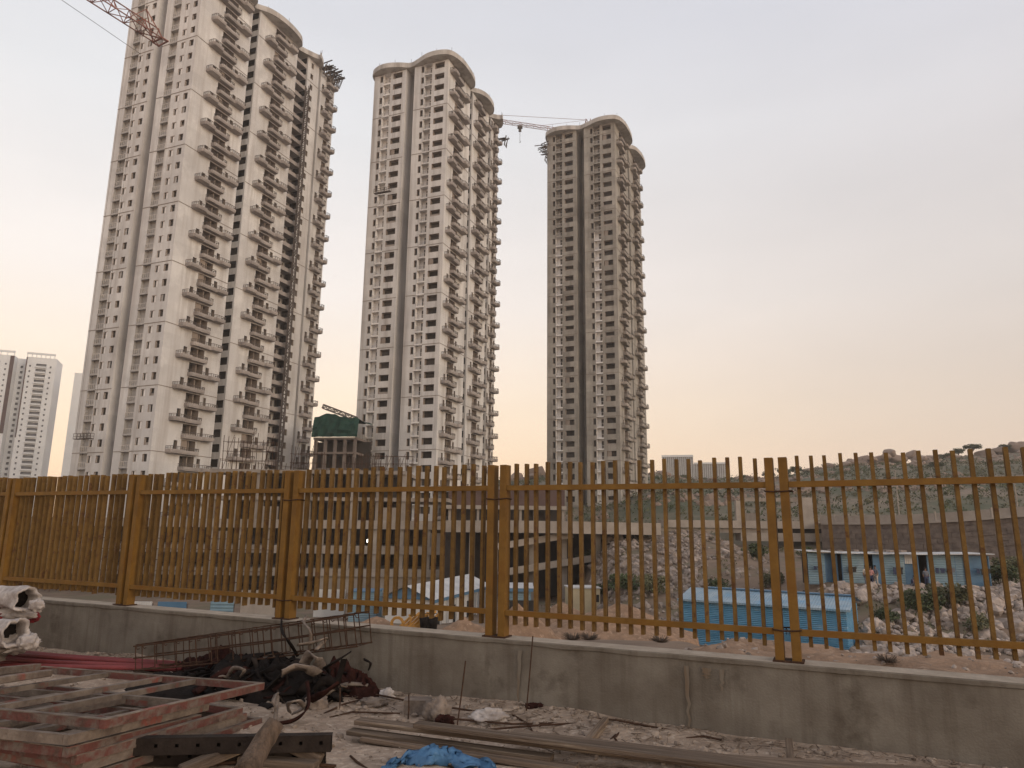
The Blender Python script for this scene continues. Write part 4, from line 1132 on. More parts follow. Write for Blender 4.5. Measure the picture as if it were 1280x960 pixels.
def place_shrub(i, u, v, s, lb, nm='shrub', grp='shrubs on the valley side'):
    p = onterr(u, v, 22)
    if p is None: return
    t = empty(nm, Vector((p.x, p.y, terr(p.x, p.y)-.05)), R.uniform(0, 6), lb, 'shrub', grp); f, st = SH[i % 4]
    a = put('foliage', f, t); b = put('stem', st, t); s *= .72; t.scale = (s*1.1, s*1.1, s)
for i, (u, v, s, lb) in enumerate(SHRUBS): place_shrub(i, u, v, s, lb)
TREES = [(978, 590, 0, 1.35, 'bushy dark tree on the ridge just above the last fence post pair'), (960, 597, 1, 1.1, 'smaller bushy tree on the ridge left of the last post pair'), (995, 588, 1, 1.2, 'round tree on the ridge right above the rightmost fence posts'), (1216, 566, 2, 1.5, 'flat topped tree on the ridge left of the right edge boulders'), (1198, 568, 0, 1.2, 'round dark tree on the ridge left of the flat topped one'), (1258, 560, 1, 1.3, 'bushy tree on the ridge near the right edge'), (930, 603, 0, .9, 'low tree on the ridge right of the glass building'), (915, 605, 1, .85, 'low tree at the right foot of the glass building'), (1185, 578, 0, 1.2, 'dark tree on the slope below the flat topped tree'), (1172, 590, 1, 1.1, 'dark tree lower on the hillside behind the nearest panel'), (1050, 590, 0, .9, 'tree on the slope under the long flat boulder'), (880, 606, 0, .9, 'tree in front of the glass building, right one'), (855, 603, 1, .95, 'tree in front of the glass building, left one'), (940, 622, 1, 1.2, 'tree on the hillside above the concrete portal')]
for i, (u, v, k, s, lb) in enumerate(TREES):
    Yt = 292 if i not in (9, 13) else 240
    p = at(u, v, Yt); z = terr(p.x, Yt)
    t = empty('tree', Vector((p.x, Yt, min(z, p.z+.4)-.8*s)), R.uniform(0, 6), lb, 'tree', 'trees on the hill'); put('crown', TR[k][0], t); put('trunk', TR[k][1], t); s *= .62; t.scale = (s*1.15, s*1.15, s*.9)
# scrub covering the hillside
R.seed(21); mb = MB(); mb2 = MB()
for _ in range(2600):
    k = R.uniform(-.03, .85); y = 132+168*R.random()**.8; x = k*y
    if x < 8 and y < 240: continue
    if y < rw_y(x)+4: continue
    if nz(x*.028, y*.028, 2)*.8+nz(x*.09, y*.09, 7)*.4 > .14: continue
    w = R.uniform(.6, 1.2)/R.uniform(.4, 1); leaves(mb if nz(x*.05, y*.05, 4)+R.uniform(-.3, .3) > 0 else mb2, Vector((x, y, terr(x, y)+w*.35)), w, 18, .30, .75)
tag(mb.build('hillside_scrub', 'leaf'), kind='stuff'); tag(mb2.build('dry_scrub', 'leaf_dry'), kind='stuff')
mb = MB()
for _ in range(520):
    x = R.uniform(4, 60); y = R.uniform(44, 112)
    if y > rw_y(x)-2 and x > 18: continue
    if nz(x*.1, y*.1, 8) < .05 or x > y*.75: continue
    w = R.uniform(.25, .7); leaves(mb, Vector((x, y, terr(x, y)+w*.4)), w, 26, .10, .8)
tag(mb.build('low_weeds', 'leaf_dry'), kind='stuff')
# dry tufts on the sandy bank
TUFTS = [(716, 800, 'first of two dry grey tufts on the sandy bank, left one'), (737, 800, 'second of two dry grey tufts on the sandy bank, right one'), (826, 803, 'dry grey tuft on the sandy bank above the middle of the wall'), (1110, 828, 'small dry tuft on the sandy bank behind the nearest fence panel')]
tm = MB(); R.seed(5)
for i in range(150):
    a = R.uniform(0, 6.28); l = R.uniform(.05, .16); e = R.uniform(.2, 1.2); b = Vector((math.cos(a)*.03, math.sin(a)*.03, 0)); t_ = Vector((math.cos(a)*l*math.cos(e), math.sin(a)*l*math.cos(e), l*math.sin(e)))
    tm.bar(b, b+t_, .004, .004)
MT['tuft'] = mat('dry_tuft', (.14, .11, .09), (.08, .065, .055), 6)
tme = tm.mesh('dry_tuft', 'tuft')
for u, v, lb in TUFTS:
    for dd in [x*.05 for x in range(6, 200)]:
        pass
    p = None
    y = 5.0
    while y < 16:
        q = at(u, v, y); dq = (q-FP).dot(FN)
        if dq > .3 and q.z < terr(q.x, q.y)+.01: p = q; break
        y += .03
    if p is None: p = at(u, v, 8)
    o = put('dry_tuft', tme, None, p, R.uniform(0, 6)); o.scale = (.75, .75, .6); tag(o, lb, 'plant', 'dry tufts on the sandy bank')

# ------------------------------------------------------------------ sheds
def container_shed():
    a = at(850, 749, 51.7); b = at(1057, 762, 46); z0 = -6.4
    d = Vector((b.x-a.x, b.y-a.y, 0)); L_ = d.length; rz = math.atan2(d.y, d.x); H = (a.z+b.z)/2-z0; D = 5.4
    t = empty('blue_shed', (a.x, a.y, z0), rz, 'blue corrugated metal shed with broad pale blue roof close behind the fence', 'shed')
    w = MB(); w.box(0, L_, 0, D, 0, H); w.build('wall', 'blue', t)
    cr_ = MB()
    n = 26
    for i in range(n): z = H*(i+.5)/n; cr_.bar((0.0, -.012, z), (L_, -.012, z), .03, .035)
    for i in range(n): z = H*(i+.5)/n; cr_.bar((L_+.012, 0, z), (L_+.012, D, z), .03, .035)
    cr_.build('cladding_rib', 'blue', t)
    r = MB(); r.face([(-.1, -.25, H+.02), (L_+.3, -.25, H+.02), (L_+.3, D*.5, H+.62), (-.1, D*.5, H+.62)]); r.face([(-.1, D*.5, H+.62), (L_+.3, D*.5, H+.62), (L_+.3, D+.3, H+.05), (-.1, D+.3, H+.05)])
    r.box(-.1, L_+.3, -.27, -.252, H-.1, H+.03); r.build('roof', 'roof_blue', t)
    k = MB(); x = L_*.66; zl = H*.40
    for p, q in (((x, zl), (x, zl+.42)), ((x, zl+.42), (x+.3, zl)), ((x+.3, zl), (x+.3, zl+.42))): k.bar((p[0], -.035, p[1]), (q[0], -.035, q[1]), .02, .09, (0, 1, 0))
    k.build('painted_letter', 'black', t)
    r = MB(); r.box(1.0, L_+.25, D*.5-.2, D*.5+.3, H+.63, H+.72); r.build('ridge_cap', 'blue_plain', t)
container_shed()
def far_shed():
    a = at(1011, 722, 62.5); b = at(1240, 728, 61.0); d = Vector((b.x-a.x, b.y-a.y, 0)); L_ = d.length; rz = math.atan2(d.y, d.x)
    zt = at(1120, 691, 62.5).z; z0 = at(1120, 726, 62).z; H = zt-z0
    t = empty('worker_shed', (a.x, a.y, z0), rz, 'long single storey blue worker shed with doors and clothes lines at the stone wall foot', 'shed')
    pxs = [0, 29, 41, 72, 80, 97, 108, 123, 152, 155, 178, 203, 215, 229]
    def X(u): return L_*u/229
    def wl(u0, u1, m_, y=0, nm='wall'):
        k = MB(); k.box(X(u0)+.02, X(u1)-.02, y, y+.12, -.4, H-.12); k.build(nm, m_, t)
    wl(0, 22, 'blue_far'); wl(34, 40, 'blue_plain', .3, 'door'); wl(22, 34, 'blue_plain', .6); wl(44, 72, 'blue_far'); wl(84, 96, 'blue_plain', 0, 'door'); wl(96, 123, 'blue_far'); wl(124, 140, 'blue_plain', .35, 'door'); wl(152, 186, 'blue_far'); wl(186, 198, 'blue_far', .1, 'door'); wl(204, 228, 'blue_plain', .1)
    k = MB(); k.box(X(124), X(140), .2, .3, H*.62, H-.13); k.build('fascia_panel', 'white_sheet', t)
    k = MB(); k.box(0, L_, 1.6, 1.75, -.4, H-.14); k.build('back_wall', 'dark', t)
    for u in (22, 34, 44, 72, 84, 123, 140, 152, 186, 198, 204, 228):
        k = MB(); k.bar((X(u), .05, -.4), (X(u), .05, H-.12), .09, .09); k.build('door_post', 'blue_plain', t)
    r = MB(); n = 7
    for i in range(n):
        x0, x1 = L_*i/n-.15, L_*(i+1)/n+.1; dz = R.uniform(-.08, .08); r.bar((x0, 1.4, H+dz), (x1, 1.4, H+dz+R.uniform(-.04, .04)), 4.2, .06)
    r.build('roof', 'roof_sheet', t)
    for i in range(10):
        r = MB(); x = R.uniform(0, L_); s = R.uniform(.15, .3); r.box(x, x+s*1.6, R.uniform(.2, 1.5), R.uniform(1.6, 2.2), H+.05, H+.05+s*.6); r.build('roof_weight', 'rubble', t)
    Ms = Matrix.Translation((a.x, a.y, z0)) @ rotz(rz)
    for gi, (u0, u1, lb) in enumerate(((2, 20, 'clothes line at the left end of the long blue shed'), (47, 62, 'clothes line left of the group of people at the long blue shed'), (104, 121, 'clothes line with a white cloth in the middle of the long blue shed'), (156, 184, 'clothes line on the right wall of the long blue shed'), (206, 226, 'clothes line at the right end of the long blue shed'))):
        ct = empty('clothes_line', Ms @ Vector((X(u0), -.25, H*.5)), rz, lb, 'clothes line', 'clothes lines at the long blue shed'); w = X(u1)-X(u0)
        k = MB(); k.tube([(0, 0, .02), (w/2, 0, -.06), (w, 0, .02)], .012, 4); k.build('line', 'dark', ct)
        for j in range(int(w/.42)):
            g = MB(); x = .2+j*.42+R.uniform(-.08, .08); hh = R.uniform(.3, .62); ww = R.uniform(.2, .34)
            g.box(x, x+ww, -.015, .015, -hh, -.02)
            if j % 2: g.box(x-.06, x+ww+.06, -.014, .014, -.2, -.03)
            g.build('garment', R.choice(['cloth_navy', 'dark', 'cloth_slate', 'cloth_navy', 'cloth_cream' if gi == 2 else 'dark']), ct)
    return Ms, X, H
FS, FX, FHH = far_shed()
def mid_sheds():
    # white roofed shed with blue fascia behind the sheds' yard
    Y = 54; zg = -8.0
    def shed(u0, u1, vr, vb, Y, rise, wallm, trim, name, label, open_front=False, yaw=0, D=4.5):
        a = at(u0, vb, Y); b = at(u1, vb, Y); H = at(u0, vr, Y).z-zg; w = b.x-a.x
        t = empty(name, (a.x, Y, zg), yaw, label, 'shed'); k = MB(); k.box(0, w, .4, D, 0, H); k.build('wall', wallm, t)
        for i in range(int(w/1.6)):
            c = MB(); x = .2+i*1.6; c.box(x, x+.12, .2, .34, 0, H-.02); c.build('post', trim, t)
        f = MB(); f.box(-.2, w+.2, -.06, .0, H-.02, H+.3); f.build('fascia', trim, t)
        r = MB(); r.face([(-.25, -.1, H+.31), (w+.25, -.1, H+.31), (w+.25, D*.75, H+.31+rise), (-.25, D*.75, H+.31+rise)])
        r.face([(-.25, D*.75, H+.31+rise), (w+.25, D*.75, H+.31+rise), (w+.25, D*1.5, H+.3), (-.25, D*1.5, H+.3)]); r.build('roof', 'roof_sheet', t)
        if open_front:
            for i in range(3): d_ = MB(); x = w*(.15+.3*i); d_.box(x, x+.9, .34, .395, 0, 1.95); d_.build('door', 'dark', t)
        return t
    shed(632, 664, 739, 760, 75, .3, 'blue_far', 'blue_plain', 'pale_shed', 'small blue walled shed with flat pale roof left of the beige cabin', True)
    C_ = at(541, 750, 66); E_ = at(612, 737.5, 82); d = Vector((E_.x-C_.x, E_.y-C_.y, 0)); L_ = d.length; rz = math.atan2(d.y, d.x); zb = -8.2; H = C_.z-zb; w = 5.1
    t = empty('gabled_shed', (C_.x, C_.y, zb), rz, 'long pale roofed shed with blue gable and fascia behind the fence before the middle tower', 'shed')
    k = MB(); k.box(.3, L_, .3, w-.3, 0, H-.05); k.build('wall', 'white_sheet', t)
    for x0, x1 in ((0, .28), (L_+.01, L_+.12)):
        g = MB(); g.prism([(0, 0), (w, 0), (w/2, 1.1)], 0, x1-x0); g.v = [(x0+z, x, H+y-.01) for x, y, z in g.v]; g.build('gable', 'blue_plain', t)
    f = MB(); f.box(0, L_+.1, -.08, -.02, H-.32, H+.02); f.build('fascia', 'blue_plain', t)
    for i in range(9): c = MB(); x = .15+i*(L_-.3)/8; c.box(x-.06, x+.06, .0, .12, 0, H-.33); c.build('post', 'white_sheet', t)
    for i in range(4): c = MB(); x = 2+i*4; c.box(x, x+.95, .24, .295, 0, 2.0); c.build('door', 'dark', t)
    r = MB(); r.face([(-.35, -.15, H+.0), (L_+.3, -.15, H+.0), (L_+.3, w/2, H+1.17), (-.35, w/2, H+1.17)]); r.face([(-.35, w/2, H+1.17), (L_+.3, w/2, H+1.17), (L_+.3, w+.15, H), (-.35, w+.15, H)]); r.build('roof', 'roof_sheet', t)
    a = at(437, 740, 70); b = at(471, 752, 70); t = empty('blue_container', (a.x, 70, -7.7), 0, 'small faded blue container left of the blue gabled shed', 'container')
    k = MB(); k.box(0, b.x-a.x, 0, 3, 0, a.z+7.7); k.build('body', 'blue_far', t); r = MB(); r.box(-.1, b.x-a.x+.1, -.1, 3.1, a.z+7.705, a.z+7.8); r.build('roof', 'blue_plain', t)
    # beige cabin
    a = at(713, 760, 75); b = at(751, 760, 75); w = b.x-a.x; zc = a.z; H = at(732, 736, 75).z-zc+.5
    t = empty('site_cabin', (a.x, 75, zc-.5), rad(6), 'small beige site cabin with a dark window below the ramps', 'cabin')
    k = MB(); k.box(0, w, 0, 3, 0, H); k.build('wall', 'beige', t)
    r = MB(); r.box(-.1, w+.1, -.1, 3.1, H+.005, H+.12); r.build('roof', 'white_sheet', t)
    k = MB(); k.box(w-.42, w-.12, -.03, -.004, H*.45, H*.75); k.build('window', 'dark', t)
    k = MB(); k.box(.05, .16, -.03, -.004, .1, H*.6); k.build('door', 'white_sheet', t)
    # hoarding sheets at left
    for (u0, u1, vt, vb, Y_, m_, lb) in ((196, 233, 752.5, 767, 40, 'blue_plain', 'bright blue hoarding sheet seen under the fence rail left of the rebar cage'), (262, 292, 752, 768, 44, 'blue_far', 'faded blue hoarding sheet right of the bright one'), (150, 190, 752, 764, 46, 'white_sheet', 'grey hoarding sheet left of the bright blue one'), (300, 345, 738, 764, 74, 'precast', 'tall white hoarding sheet left of the middle fence post pair'), (392, 432, 737, 757, 74, 'white_sheet', 'white hoarding sheet right of the middle fence post pair')):
        a = at(u0, vb, Y_); b = at(u1, vt, Y_); t = empty('hoarding_sheet', (a.x, Y_, a.z-4.0), 0, lb, 'hoarding', 'hoarding sheets in the valley'); w = b.x-a.x
        k = MB(); k.box(0, w, 0, .06, 0, b.z-a.z+4.0); k.build('sheet', m_, t)
        for i in range(3): k = MB(); k.box(w*i/2-.04, w*i/2+.04, .065, .15, -1, b.z-a.z+3.9); k.build('post', 'steel', t)
mid_sheds()

# sand heaps and site clutter behind the wall
def heap(u, v, Y, w, h, label, name='sand_heap', m_='sand'):
    p = at(u, v, Y); mb = MB(); S_ = R.uniform(0, 50); z0 = p.z
    def P(i, j):
        r = j/14; a = 2*math.pi*i/36; x = math.cos(a)*r*w; y = math.sin(a)*r*w*.8
        return (x, y, h*(1-r)**1.1*(1+.25*nz(x*1.5/w+S_, y*1.5/w))+.10*h*nz(x*5/w, y*5/w, S_)-.12*r*h-(1.2 if r > .99 else 0))
    mb.grid(P, 36, 15, True); o = mb.build(name, m_, None, True, (p.x, p.y, z0)); tag(o, label, 'sand heap', 'sand heaps behind the wall')
heap(648, 797, 24, 1.55, 1.05, 'brown sand heap behind the post pair between middle and right towers')
heap(580, 790, 30, 1.3, .6, 'low sand heap right of the black buckets')
heap(470, 784, 34, 1.4, .5, 'low grey sand heap left of the yellow frames')
heap(770, 790, 30, 3.5, 1.3, 'wide earth heap behind the sandy bank below the rubble slope')
heap(700, 785, 32, 2.5, 1.1, 'earth heap right of the beige cabin in front of the shrubs')
def yellow_pile():
    Y = 33; p = at(518, 787, Y); t = empty('frame_pile', (p.x, Y, p.z), 0, 'small pile of leaning yellow steel props just behind the wall', 'prop pile')
    for i in range(8):
        k = MB(); x = -.75+i*.19; k.bar((x, 0, .02), (x+.55+R.uniform(0, .2), .5, .55+R.uniform(0, .2)), .09, .09); k.build('prop', 'yellow', t)
    k = MB()
    for r_ in range(12):
        a = 2*math.pi*r_/12; k.bar((-.75+math.cos(a)*.26, -.15, .27+math.sin(a)*.26), (-.75+math.cos(a+.52)*.26, -.15, .27+math.sin(a+.52)*.26), .1, .12)
    k.build('ring', 'yellow', t)
    k = MB()
    for x in (-.2, .2, .5): k.bar((x, .1, 0), (x, .1, .6), .07, .07)
    k.bar((-.3, .1, .6), (.6, .1, .6), .07, .07); k.build('stand', 'yellow', t)
    for i, lb in enumerate(('black bucket beside the yellow props, nearer the props', 'black bucket beside the yellow props, farther from the props')):
        q = at(531+i*9, 788, 33); k = MB(); k.tube([(0, 0, 0), (0, 0, .28), (0, 0, .55), (0, 0, .57)], [.2, .23, .26, .2], 12)
        k.tube([(-.26, 0, .5), (-.2, 0, .72), (.2, 0, .72), (.26, 0, .5)], .015, 5)
        tag(k.build('bucket', 'black', None, True, q), lb, 'bucket', 'black buckets behind the wall')
yellow_pile()

# ------------------------------------------------------------------ people at the sheds
def person(loc, rz, label, shirt, trousers, pose='stand', h=1.68):
    t = empty('person', loc, rz, label, 'person', 'people at the sheds')
    sc = h/1.68
    if pose == 'stand':
        J = {'pel': (0, 0, .90), 'che': (0, .01, 1.22), 'nec': (0, .01, 1.42), 'hd': (0, -.01, 1.50), 'hd2': (0, -.02, 1.62), 'shl': (-.18, 0, 1.36), 'shr': (.18, 0, 1.36), 'ell': (-.24, .03, 1.09), 'elr': (.25, .02, 1.09), 'hal': (-.23, -.08, .86), 'har': (.22, -.10, .88),
             'hil': (-.09, 0, .86), 'hir': (.09, 0, .86), 'knl': (-.10, -.02, .47), 'knr': (.11, .02, .47), 'anl': (-.10, .02, .06), 'anr': (.12, .04, .06), 'tol': (-.12, -.14, .03), 'tor': (.14, -.12, .03)}
    else:
        J = {'pel': (0, .1, .22), 'che': (0, .02, .52), 'nec': (0, -.06, .72), 'hd': (0, -.10, .80), 'hd2': (0, -.13, .92), 'shl': (-.18, -.02, .66), 'shr': (.18, -.02, .66), 'ell': (-.26, -.2, .46), 'elr': (.26, -.2, .46), 'hal': (-.12, -.4, .48), 'har': (.12, -.4, .48),
             'hil': (-.1, .08, .2), 'hir': (.1, .08, .2), 'knl': (-.17, -.32, .46), 'knr': (.17, -.32, .46), 'anl': (-.13, -.28, .06), 'anr': (.13, -.28, .06), 'tol': (-.14, -.44, .03), 'tor': (.14, -.44, .03)}
    E_ = [('pel', 'che'), ('che', 'nec'), ('nec', 'hd'), ('hd', 'hd2'), ('che', 'shl'), ('shl', 'ell'), ('ell', 'hal'), ('che', 'shr'), ('shr', 'elr'), ('elr', 'har'), ('pel', 'hil'), ('hil', 'knl'), ('knl', 'anl'), ('anl', 'tol'), ('pel', 'hir'), ('hir', 'knr'), ('knr', 'anr'), ('anr', 'tor')]
    rad_ = {'pel': .13, 'che': .145, 'nec': .055, 'hd': .085, 'hd2': .085, 'shl': .065, 'shr': .065, 'ell': .042, 'elr': .042, 'hal': .032, 'har': .032, 'hil': .095, 'hir': .095, 'knl': .06, 'knr': .06, 'anl': .042, 'anr': .042, 'tol': .032, 'tor': .032}
    def skin(names, edges, m_, nm, grow=1.0, root='pel'):
        me = bpy.data.meshes.new(nm); ix = {n: i for i, n in enumerate(names)}
        me.from_pydata([Vector(J[n])*sc for n in names], [(ix[a], ix[b]) for a, b in edges], [])
        o = bpy.data.objects.new(nm, me); COL.objects.link(o); md = o.modifiers.new('s', 'SKIN')
        for i, n in enumerate(names):
            r_ = rad_[n]*grow*sc; me.skin_vertices[0].data[i].radius = (r_, r_)
            me.skin_vertices[0].data[i].use_root = n == root
        o.modifiers.new('d', 'SUBSURF').levels = 1; me.materials.append(MT[m_])
        dg = bpy.context.evaluated_depsgraph_get(); ev = bpy.data.meshes.new_from_object(o.evaluated_get(dg)); o.modifiers.clear(); o.data = ev; ev.polygons.foreach_set('use_smooth', [True]*len(ev.polygons))
        o.parent = t; return o
    skin(list(J), E_, 'skin', 'body')
    skin(['pel', 'che', 'shl', 'shr', 'ell', 'elr'], [('pel', 'che'), ('che', 'shl'), ('che', 'shr'), ('shl', 'ell'), ('shr', 'elr')], shirt, 'shirt', 1.15)
    skin(['pel', 'hil', 'hir', 'knl', 'knr', 'anl', 'anr'], [('pel', 'hil'), ('pel', 'hir'), ('hil', 'knl'), ('hir', 'knr'), ('knl', 'anl'), ('knr', 'anr')], trousers, 'trousers', 1.17)
    k = MB(); c = Vector(J['hd2'])*sc
    def P(i, j):
        a = 2*math.pi*i/12; b = math.pi*.55*j/5; r_ = .105*sc
        return (c.x+math.cos(a)*math.sin(b)*r_, c.y+.02+math.sin(a)*math.sin(b)*r_, c.z+.0+math.cos(b)*r_)
    k.grid(P, 12, 6, True); k.build('hair', 'hair', t, True)
def fsp(u, v, dy): 
    p = at(u, v, 61.2+dy); return Vector((p.x, p.y, terr(p.x, p.y)))
for u, v, dy, rz, lb, s_, tr_, ps, hh in [(1083, 726, -.8, .3, 'person in a cream top standing before the long blue shed, left of the group', 'cloth_cream', 'cloth_slate', 'stand', 1.7), (1089, 726, -.9, -.5, 'person in a pink top standing in the group before the long blue shed', 'cloth_pink', 'cloth_navy', 'stand', 1.62), (1095, 726, -.7, -1.2, 'person in dark clothes standing at the right of the group by the shed', 'cloth_slate', 'cloth_cream', 'stand', 1.66),
        (1142, 727, -.7, .4, 'person in navy sitting on the ground at the middle doors of the long blue shed', 'cloth_navy', 'cloth_slate', 'sit', 1.68), (1002, 722, -.5, .8, 'person in pink crouching at the left end of the long blue shed', 'cloth_pink', 'cloth_pink', 'sit', 1.68), (1158, 726, -.5, 0, 'person in a dark top standing at the dark doorway of the long shed', 'cloth_slate', 'cloth_navy', 'stand', 1.6)]:
    person(fsp(u, v, dy), rz, lb, s_, tr_, ps, hh)
pp = at(686, 762, 72); person(Vector((pp.x, pp.y, terr(pp.x, pp.y))), .4, 'person in pale clothes standing left of the beige cabin', 'cloth_cream', 'cloth_slate', 'stand', 1.66)

# ------------------------------------------------------------------ foreground yard
R.seed(31)
def frame(Bp, zB, Ap, zA, W_, label, mt, nb):
    B = G(*Bp, zB); A = G(*Ap, zA); ex = (A-B); L_ = ex.length; ex /= L_
    upv = Vector((0, 0, 1)); ey = upv.cross(ex).normalized(); ez = ex.cross(ey)
    t = empty('formwork_frame', B, 0, label, 'formwork frame', 'stacked red steel formwork frames')
    M_ = Matrix((ex, ey, ez)).transposed().to_4x4(); M_.translation = B; t.matrix_world = M_
    th = .055; bw = .04
    def add(nm, x0, x1, y0, y1, m_):
        k = MB(); k.box(x0, x1, y0, y1, -th, -.006); k.cur = 1; k.box(x0, x1, y0, y1, -.0055, 0); k.build(nm, [m_, 'grey_metal'], t)
    add('side_bar', 0, L_, 0, bw, mt); add('side_bar', 0, L_, W_-bw, W_, mt)
    add('side_bar', 0, bw, bw+.003, W_-bw-.003, mt); add('side_bar', L_-bw, L_, bw+.003, W_-bw-.003, mt)
    for y in nb:
        k = MB(); k.box(bw+.003, L_-bw-.003, y, y+.05, -th+.01, -.008); k.build('cross_bar', 'grey_metal', t)
    k = MB(); k.box(L_*.5-.02, L_*.5+.02, bw+.003, nb[0]-.003, -th+.012, -.02); k.build('cross_bar', 'grey_metal', t)
FR = [((132, 899), .43, (331, 853), .31, 2.25, 'topmost red formwork frame of the stack, its corner reaching farthest toward the scrap heap', 'red_metal', [.62, .95, 1.5]),
      ((87, 919), .37, (262, 878), .26, 2.2, 'second formwork frame from the top of the stack, grey worn front bar', 'grey_metal', [.7, 1.3]),
      ((86, 934), .30, (252, 893), .21, 2.2, 'third formwork frame from the top of the stack, red front bar', 'red_metal', [.6, 1.2]),
      ((96, 944), .24, (304, 884), .19, 2.1, 'red formwork frame in the middle of the stack whose right bar lies above three others', 'red_metal', [.7, 1.4]),
      ((104, 954), .18, (309, 891), .13, 2.1, 'worn formwork frame second from the bottom of the stack', 'grey_metal', [.6, 1.3]),
      ((125, 962), .11, (328, 897), .075, 2.1, 'lowest formwork frame lying on the ground under the stack', 'red_metal', [.8, 1.5])]
for f in FR: frame(*f)
# frames behind at left: one more tilted on top
B = FR[0]
def bar_thing(name, p, q, w, h, m_, label, cat, group=None):
    p = Vector(p); q = Vector(q); d = (q-p); L_ = d.length; k = MB(); n = 10
    def sag(x): return .0
    k.box(0, L_, -w/2, w/2, -h/2, h/2)
    o = k.build(name, m_, None); ex = d/L_; ey = Vector((0, 0, 1)).cross(ex).normalized(); ez = ex.cross(ey)
    M_ = Matrix((ex, ey, ez)).transposed().to_4x4(); M_.translation = p; o.matrix_world = M_
    bv = o.modifiers.new('bevel', 'BEVEL'); bv.width = min(w, h)*.12; bv.segments = 1
    return tag(o, label, cat, group)
bar_thing('steel_bar', G(-30, 842, .44), G(48, 834, .36), .05, .06, 'grey_metal', 'grey steel bar on the frame stack at the left edge, rear one', 'steel bar')
bar_thing('steel_bar', G(-20, 853, .46), G(62, 841, .40), .06, .05, 'grey_metal', 'grey steel bar on the frame stack at the left edge, front one', 'steel bar')
# perforated steel channels
def channel(p, q, label):
    p = Vector(p); q = Vector(q); d = q-p; L_ = d.length; rz = math.atan2(d.y, d.x)
    t = empty('steel_channel', p, rz, label, 'steel channel', 'dark perforated steel channels'); k = MB(); n = int(L_/.125)
    V = lambda x, z: Vector((x, 0, z))
    hs = [((i+.5)*L_/n-.011, (i+.5)*L_/n+.011, .045, .066) for i in range(n)]
    wall_with_holes(k, Vector((0, 0, 0)), Vector((L_, 0, 0)), 0.0, .10, [(a, b, c, e) for a, b, c, e in hs])
    k.box(0, L_, .002, .07, .096, .102); k.box(0, L_, .002, .07, -.002, .004); k.build('web', 'dark_steel', t)
    b = MB(); b.box(0, L_, .045, .05, .005, .095); b.build('hole_shade', 'black', t)  # black sheet stands in for the shade behind the holes
channel(G(100, 946, .12), G(413, 944, .10), 'upper dark perforated steel channel lying in front of the frame stack')
channel(G(118, 957, .02), G(405, 957, .02), 'lower dark perforated steel channel lying in front of the frame stack')
def log_thing(pts, rs, m_, name, label, cat, n=10, group=None):
    k = MB(); P = []; RR = []
    for i in range(len(pts)-1):
        for j in range(4):
            P.append(Vector(pts[i]).lerp(Vector(pts[i+1]), j/4)); RR.append(lerp(rs[i], rs[i+1], j/4)*(1+.06*R.uniform(-1, 1)))
    P.append(Vector(pts[-1])); RR.append(rs[-1]); k.tube(P, RR, n); o = k.build(name, m_, None, True)
    return tag(o, label, cat, group)
log_thing([G(345, 903, .36), G(328, 929, .26), G(306, 968, .14)], [.06, .068, .075], 'log', 'wooden_log', 'rough wooden log leaning over the steel channels at the bottom left', 'log')
bar_thing('timber_beam', G(225, 965, .05), G(330, 921, .16), .08, .07, 'wood', 'grey timber beam leaning left of the rough log', 'timber', 'timbers by the log')
bar_thing('timber_beam', G(338, 918, .20), G(402, 950, .06), .09, .07, 'wood', 'dark timber beam sloping down to the right of the rough log', 'timber', 'timbers by the log')
bar_thing('timber_beam', G(300, 950, .05), G(396, 958, .05), .09, .06, 'wood', 'short timber lying flat beneath the rough log', 'timber', 'timbers by the log')
log_thing([G(240, 958, .03), G(320, 950, .05), G(420, 958, .02)], [.012, .014, .012], 'rust', 'steel_rod', 'bent rusty rod beneath the rough log', 'rod', 6)
# red pipes
PN = ['topmost', 'second', 'third', 'fourth', 'fifth', 'sixth', 'seventh', 'eighth', 'ninth', 'tenth']
for i in range(10):
    v0 = 811+i*2.6; z = .05+.035*(i % 3)
    a = G(-40, v0-1.5, z); b = G(188+(i*37 % 44), 828.5+i*.9, z); k = MB(); k.tube([a, a.lerp(b, .5)+Vector((0, 0, -.004)), b], .024, 10)
    h = tag(k.build('red_pipe', 'red_pipe', None, True), 'red primed pipe in the bundle at the wall foot, %s counted from the wall side' % PN[i], 'pipe', 'red pipes at the foot of the wall')
# wrapped rolls
def roll(p, q, r, label, mt='wrap'):
    p = Vector(p); q = Vector(q); d = (q-p); L_ = d.length; d /= L_; t = empty('wrapped_roll', p, 0, label, 'roll', 'white wrapped rolls at the left edge')
    u_ = d.cross(Vector((0, 0, 1))).normalized(); w_ = u_.cross(d); S_ = R.uniform(0, 99); k = MB()
    def P(i, j):
        a = 2*math.pi*i/40; x = L_*j/24; fl2 = 1+.30*max(0, (j-20)/4); rr_ = r*(1+(.22*nz(math.cos(a)*1.6+S_, math.sin(a)*1.6, x*3)+.16*abs(nz(math.cos(a)*3+S_, math.sin(a)*3, x*5))+.06*nz(math.cos(a)*8+S_, math.sin(a)*8, x*14))*fl2)*(1+.10*max(0, (j-21)/3))
        return d*x+u_*math.cos(a)*rr_+w_*math.sin(a)*rr_
    k.grid(P, 40, 25, True)
    def E_(i, j):
        a = 2*math.pi*i/40; o = P(i, 24)-d*L_; f = [1, .88, .74, .72][j]; return d*(L_+[0, .012, -.03, -.30][j]+.03*nz(a*2, S_))+o*f
    k.grid(E_, 40, 4, True); k.build('wrapping', mt, t, True)
    c = MB(); c.tube([d*(L_*.1), d*(L_-.22)], r*.85, 16); c.build('hollow_shade', 'black', t, True)  # black plug paints in the shade of the hollow end
ry = 8.35
